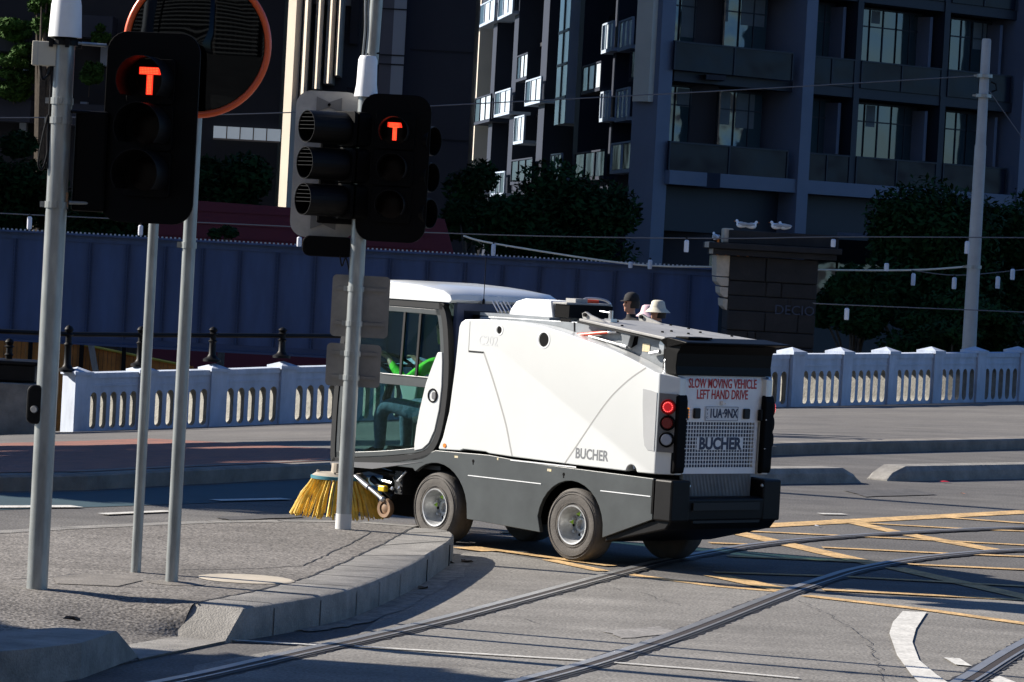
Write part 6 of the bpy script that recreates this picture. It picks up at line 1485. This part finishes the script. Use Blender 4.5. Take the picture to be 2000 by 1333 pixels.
# ================================================================ PEOPLE
def body_mesh(name, joints, edges, extras, facemat, mats, loc=(0, 0, 0), rz=0, voxel=0.014, par=None):
    names = list(joints); me = bpy.data.meshes.new('sk'); me.from_pydata([joints[k][0] for k in names], [(names.index(a), names.index(b)) for a, b in edges], [])
    o = bpy.data.objects.new('sk', me); COL.objects.link(o); md = o.modifiers.new('s', 'SKIN')
    sv = me.skin_vertices[0].data
    for i, k in enumerate(names): r = joints[k][1]; sv[i].radius = (r, r) if not hasattr(r, '__len__') else r
    sv[0].use_root = True
    sb = o.modifiers.new('ss', 'SUBSURF'); sb.levels = 2; sb.render_levels = 2
    dg = bpy.context.evaluated_depsgraph_get(); me2 = bpy.data.meshes.new_from_object(o.evaluated_get(dg)); bpy.data.objects.remove(o)
    bm = bmesh.new(); bm.from_mesh(me2)
    for c, r, rot in extras:
        ret = bmesh.ops.create_icosphere(bm, subdivisions=3, radius=1)
        for v in ret['verts']: v.co = Vector(c)+(Matrix.Rotation(rot, 3, 'Z') @ Vector((v.co.x*r[0], v.co.y*r[1], v.co.z*r[2])))
    bm.to_mesh(me2); bm.free()
    o = bpy.data.objects.new('sk', me2); COL.objects.link(o); rm_ = o.modifiers.new('r', 'REMESH'); rm_.mode = 'VOXEL'; rm_.voxel_size = voxel; rm_.use_smooth_shade = True
    sm = o.modifiers.new('sm', 'SMOOTH'); sm.iterations = 2; sm.factor = 0.5
    dg = bpy.context.evaluated_depsgraph_get(); me3 = bpy.data.meshes.new_from_object(o.evaluated_get(dg)); bpy.data.objects.remove(o)
    me3.materials.clear()
    for q in mats: me3.materials.append(q)
    for p in me3.polygons: p.material_index = facemat(p.center); p.use_smooth = True
    o = bpy.data.objects.new(name, me3); COL.objects.link(o); o.location = loc; o.rotation_euler = (0, 0, rz)
    if par: o.parent = par
    return o
def head_extras(c, rz, s=1.0):
    c = Vector(c); Rz = Matrix.Rotation(rz, 3, 'Z')     # face looks along +x before rz
    def T(x, y, z): return c+Rz @ Vector((x, y, z))*s
    return [(T(0, 0, 0.02), (0.098*s, 0.076*s, 0.108*s), rz), (T(0.02, 0, -0.055), (0.072*s, 0.058*s, 0.068*s), rz), (T(0.098, 0, -0.018), (0.022*s, 0.013*s, 0.025*s), rz), (T(0.088, 0, 0.012), (0.012*s, 0.010*s, 0.028*s), rz),
            (T(0.088, 0, -0.060), (0.012*s, 0.024*s, 0.008*s), rz), (T(0.087, 0, -0.073), (0.012*s, 0.020*s, 0.008*s), rz), (T(0.075, 0, -0.098), (0.020*s, 0.024*s, 0.018*s), rz),
            (T(-0.005, 0.078, -0.01), (0.020*s, 0.010*s, 0.032*s), rz), (T(-0.005, -0.078, -0.01), (0.020*s, 0.010*s, 0.032*s), rz), (T(0.082, 0, 0.035), (0.02*s, 0.055*s, 0.012*s), rz)]
def hand(j, e, key, wrist, dirv, side, curl):
    """five finger chains from a palm"""
    w_ = Vector(wrist); d = Vector(dirv).normalized(); sd = Vector(side).normalized(); dn = Vector(curl).normalized()
    j[key+'w'] = (w_, 0.024); j[key+'p'] = (w_+d*0.05, (0.038, 0.018)); e.append((key+'w', key+'p'))
    for i, (off, ln) in enumerate(((-0.03, 0.06), (-0.010, 0.075), (0.010, 0.072), (0.028, 0.055))):
        a = w_+d*0.09+sd*off; b = a+d*ln*0.5+dn*ln*0.25; c = b+d*ln*0.2+dn*ln*0.4
        j[key+'a%d' % i] = (a, 0.0095); j[key+'b%d' % i] = (b, 0.0085); j[key+'c%d' % i] = (c, 0.0075); e += [(key+'p', key+'a%d' % i), (key+'a%d' % i, key+'b%d' % i), (key+'b%d' % i, key+'c%d' % i)]
    a = w_+d*0.035-sd*0.04; b = a+d*0.04-sd*0.018; j[key+'t0'] = (a, 0.011); j[key+'t1'] = (b, 0.009); e += [(key+'p', key+'t0'), (key+'t0', key+'t1')]
def eyes(par, c, rz, s=1.0):
    Rz = Matrix.Rotation(rz, 3, 'Z')
    for y in (-0.032, 0.032):
        p = Vector(c)+Rz @ Vector((0.086, y, 0.012))*s; mb = MB(); mb.ico(p, 0.011*s, 1); mb.build('eye', M['black'], par)

# driver (local frame of the sweeper, so place by its matrix)
DJ = {'pelvis': ((1.80, 0.28, 1.06), (0.15, 0.12)), 'waist': ((1.80, 0.28, 1.20), (0.14, 0.11)), 'chest': ((1.83, 0.28, 1.38), (0.17, 0.12)), 'neck0': ((1.86, 0.28, 1.52), 0.075), 'neck1': ((1.89, 0.28, 1.60), 0.055), 'head': ((1.91, 0.28, 1.70), 0.07)}
DE = [('pelvis', 'waist'), ('waist', 'chest'), ('chest', 'neck0'), ('neck0', 'neck1'), ('neck1', 'head')]
for k, s, hx, hz in (('l', 1, 2.50, 1.50), ('r', -1, 2.48, 1.47)):
    yy = 0.28+s*0.19
    DJ[k+'sh'] = ((1.87, yy, 1.48), 0.066); DJ[k+'el'] = ((2.14, 0.28+s*0.235, 1.30), 0.050); DJ[k+'fa'] = ((2.33, 0.28+s*0.20, 1.41), 0.036)
    DE += [('chest', k+'sh'), (k+'sh', k+'el'), (k+'el', k+'fa'), (k+'fa', k+'w')]
    hand(DJ, DE, k, (hx-0.06, 0.28+s*0.165, hz-0.01), (0.8, 0, 0.45), (0, -s, 0), (0.3, 0, -1))
    DJ[k+'hip'] = ((1.88, 0.28+s*0.10, 1.02), 0.105); DJ[k+'kn'] = ((2.40, 0.28+s*0.15, 1.10), 0.074); DJ[k+'kn2'] = ((2.52, 0.28+s*0.15, 1.03), 0.070); DJ[k+'an'] = ((2.50, 0.28+s*0.15, 0.72), 0.048); DJ[k+'ft'] = ((2.62, 0.28+s*0.15, 0.675), 0.040); DJ[k+'to'] = ((2.70, 0.28+s*0.15, 0.665), 0.032)
    DE += [('pelvis', k+'hip'), (k+'hip', k+'kn'), (k+'kn', k+'kn2'), (k+'kn2', k+'an'), (k+'an', k+'ft'), (k+'ft', k+'to')]
def dfm(c):
    if c.z < 0.72 and c.x > 2.4: return 3
    if c.x > 2.36 and c.z > 1.33: return 0
    if c.z > 1.575: return 0
    if c.z > 1.15 and not (c.x > 2.2 and c.z < 1.2): return 1
    return 2
dv = body_mesh('person', DJ, DE, head_extras((1.92, 0.28, 1.74), 0), dfm, [M['skin'], M['hivis'], M['denim'], M['black']], loc=SO, rz=TH, voxel=0.010)
tag(dv, 'driver in bright green top and jeans holding the wheel in the sweeper cab', 'person')
mb = MB(); mb.ico((1.90, 0.28, 1.79), (0.112, 0.088, 0.088), 3); mb.build('hair', M['hair'], dv, smooth=True)
eyes(dv, (1.92, 0.28, 1.76), 0)

def stander(px, ytop, Y, face, cap, label, top, h=None, zf=None):
    p = D(px, ytop, Y); foot = 0.08; h = p.z-foot-0.02; k = h/1.75
    J = {'pelvis': ((0, 0, 0.95*k), (0.15, 0.11)), 'waist': ((0, 0, 1.10*k), (0.135, 0.10)), 'chest': ((0, 0, 1.30*k), (0.17, 0.115)), 'neck0': ((0, 0, 1.45*k), 0.07), 'neck1': ((0.01, 0, 1.52*k), 0.052), 'head': ((0.015, 0, 1.60*k), 0.07)}
    Ed = [('pelvis', 'waist'), ('waist', 'chest'), ('chest', 'neck0'), ('neck0', 'neck1'), ('neck1', 'head')]
    for q, s in (('l', 1), ('r', -1)):
        J[q+'sh'] = ((0, s*0.19, 1.40*k), 0.062); J[q+'el'] = ((-0.02, s*0.25, 1.12*k), 0.045); J[q+'fa'] = ((0.03, s*0.255, 0.92*k), 0.033)
        Ed += [('chest', q+'sh'), (q+'sh', q+'el'), (q+'el', q+'fa'), (q+'fa', q+'w')]
        hand(J, Ed, q, (0.04, s*0.255, 0.85*k), (0.05, 0, -1), (1, 0, 0), (0, -s, 0))
        J[q+'hip'] = ((0, s*0.095, 0.88*k), 0.095); J[q+'kn'] = ((0.01, s*0.10, 0.49*k), 0.062); J[q+'an'] = ((0, s*0.10, 0.09*k), 0.042); J[q+'ft'] = ((0.09, s*0.105, 0.045*k), 0.038); J[q+'to'] = ((0.17, s*0.11, 0.035*k), 0.03)
        Ed += [('pelvis', q+'hip'), (q+'hip', q+'kn'), (q+'kn', q+'an'), (q+'an', q+'ft'), (q+'ft', q+'to')]
    def fm(c):
        if c.z > 1.50*k or (abs(c.y) > 0.2 and c.z < 0.87*k): return 0
        if c.z > 0.95*k: return 1
        return 2 if c.z > 0.09 else 3
    hc = (0.02, 0, 1.63*k)
    o = body_mesh('person', J, Ed, head_extras(hc, 0), fm, [M['skin'], top, M['denim'], M['black']], loc=(p.x, Y, foot), rz=face)
    tag(o, label, 'person'); eyes(o, hc, 0)
    mb = MB()
    if cap == 'cap':
        mb.lathe([(0.0, 0.128), (0.055, 0.118), (0.092, 0.085), (0.108, 0.03), (0.106, 0.0), (0.1, 0.0)], (0.012, 0, hc[2]+0.035), seg=24)
        mb.prism([(0.07, 0.075, hc[2]+0.045), (0.15, 0.065, hc[2]+0.030), (0.185, 0.0, hc[2]+0.028), (0.15, -0.065, hc[2]+0.030), (0.07, -0.075, hc[2]+0.045)], (0, 0, 0.008)); ct = mb.build('cap', M['blackcloth'], o, smooth=True)
        mb = MB(); mb.lathe([(0.0, 0.0), (0.095, 0.0), (0.098, -0.05), (0.085, -0.10), (0.0, -0.1)], (-0.012, 0, hc[2]+0.04), seg=20); mb.build('hair', M['hair'], o, smooth=True)
    else:
        m_ = M['beigecloth'] if cap == 'bucket' else M['pink']
        mb.lathe([(0.0, 0.112), (0.06, 0.108), (0.088, 0.09), (0.105, 0.02), (0.112, 0.0), (0.175, -0.055), (0.172, -0.058), (0.105, -0.008), (0.095, 0.0)], (0.012, 0, hc[2]+0.045), seg=28); mb.build('hat', m_, o, smooth=True, ang=80)
        mb = MB(); mb.lathe([(0.0, 0.0), (0.09, 0.0), (0.096, -0.05), (0.09, -0.12), (0.0, -0.13)], (-0.018, 0, hc[2]+0.03), seg=20); mb.build('hair', M['hair'], o, smooth=True)
    return o
stander(1236, 573, 52, R_(205), 'cap', 'person in black cap and dark jacket walking behind the sweeper', M['blackcloth'])
stander(1287, 589, 52.4, R_(215), 'bucket', 'person in pale bucket hat beside the one in the black cap', M['blackcloth'])
stander(1268, 599, 53.3, R_(200), 'pinkhat', 'person in pink hat mostly hidden behind the bucket hat', M['pink'])
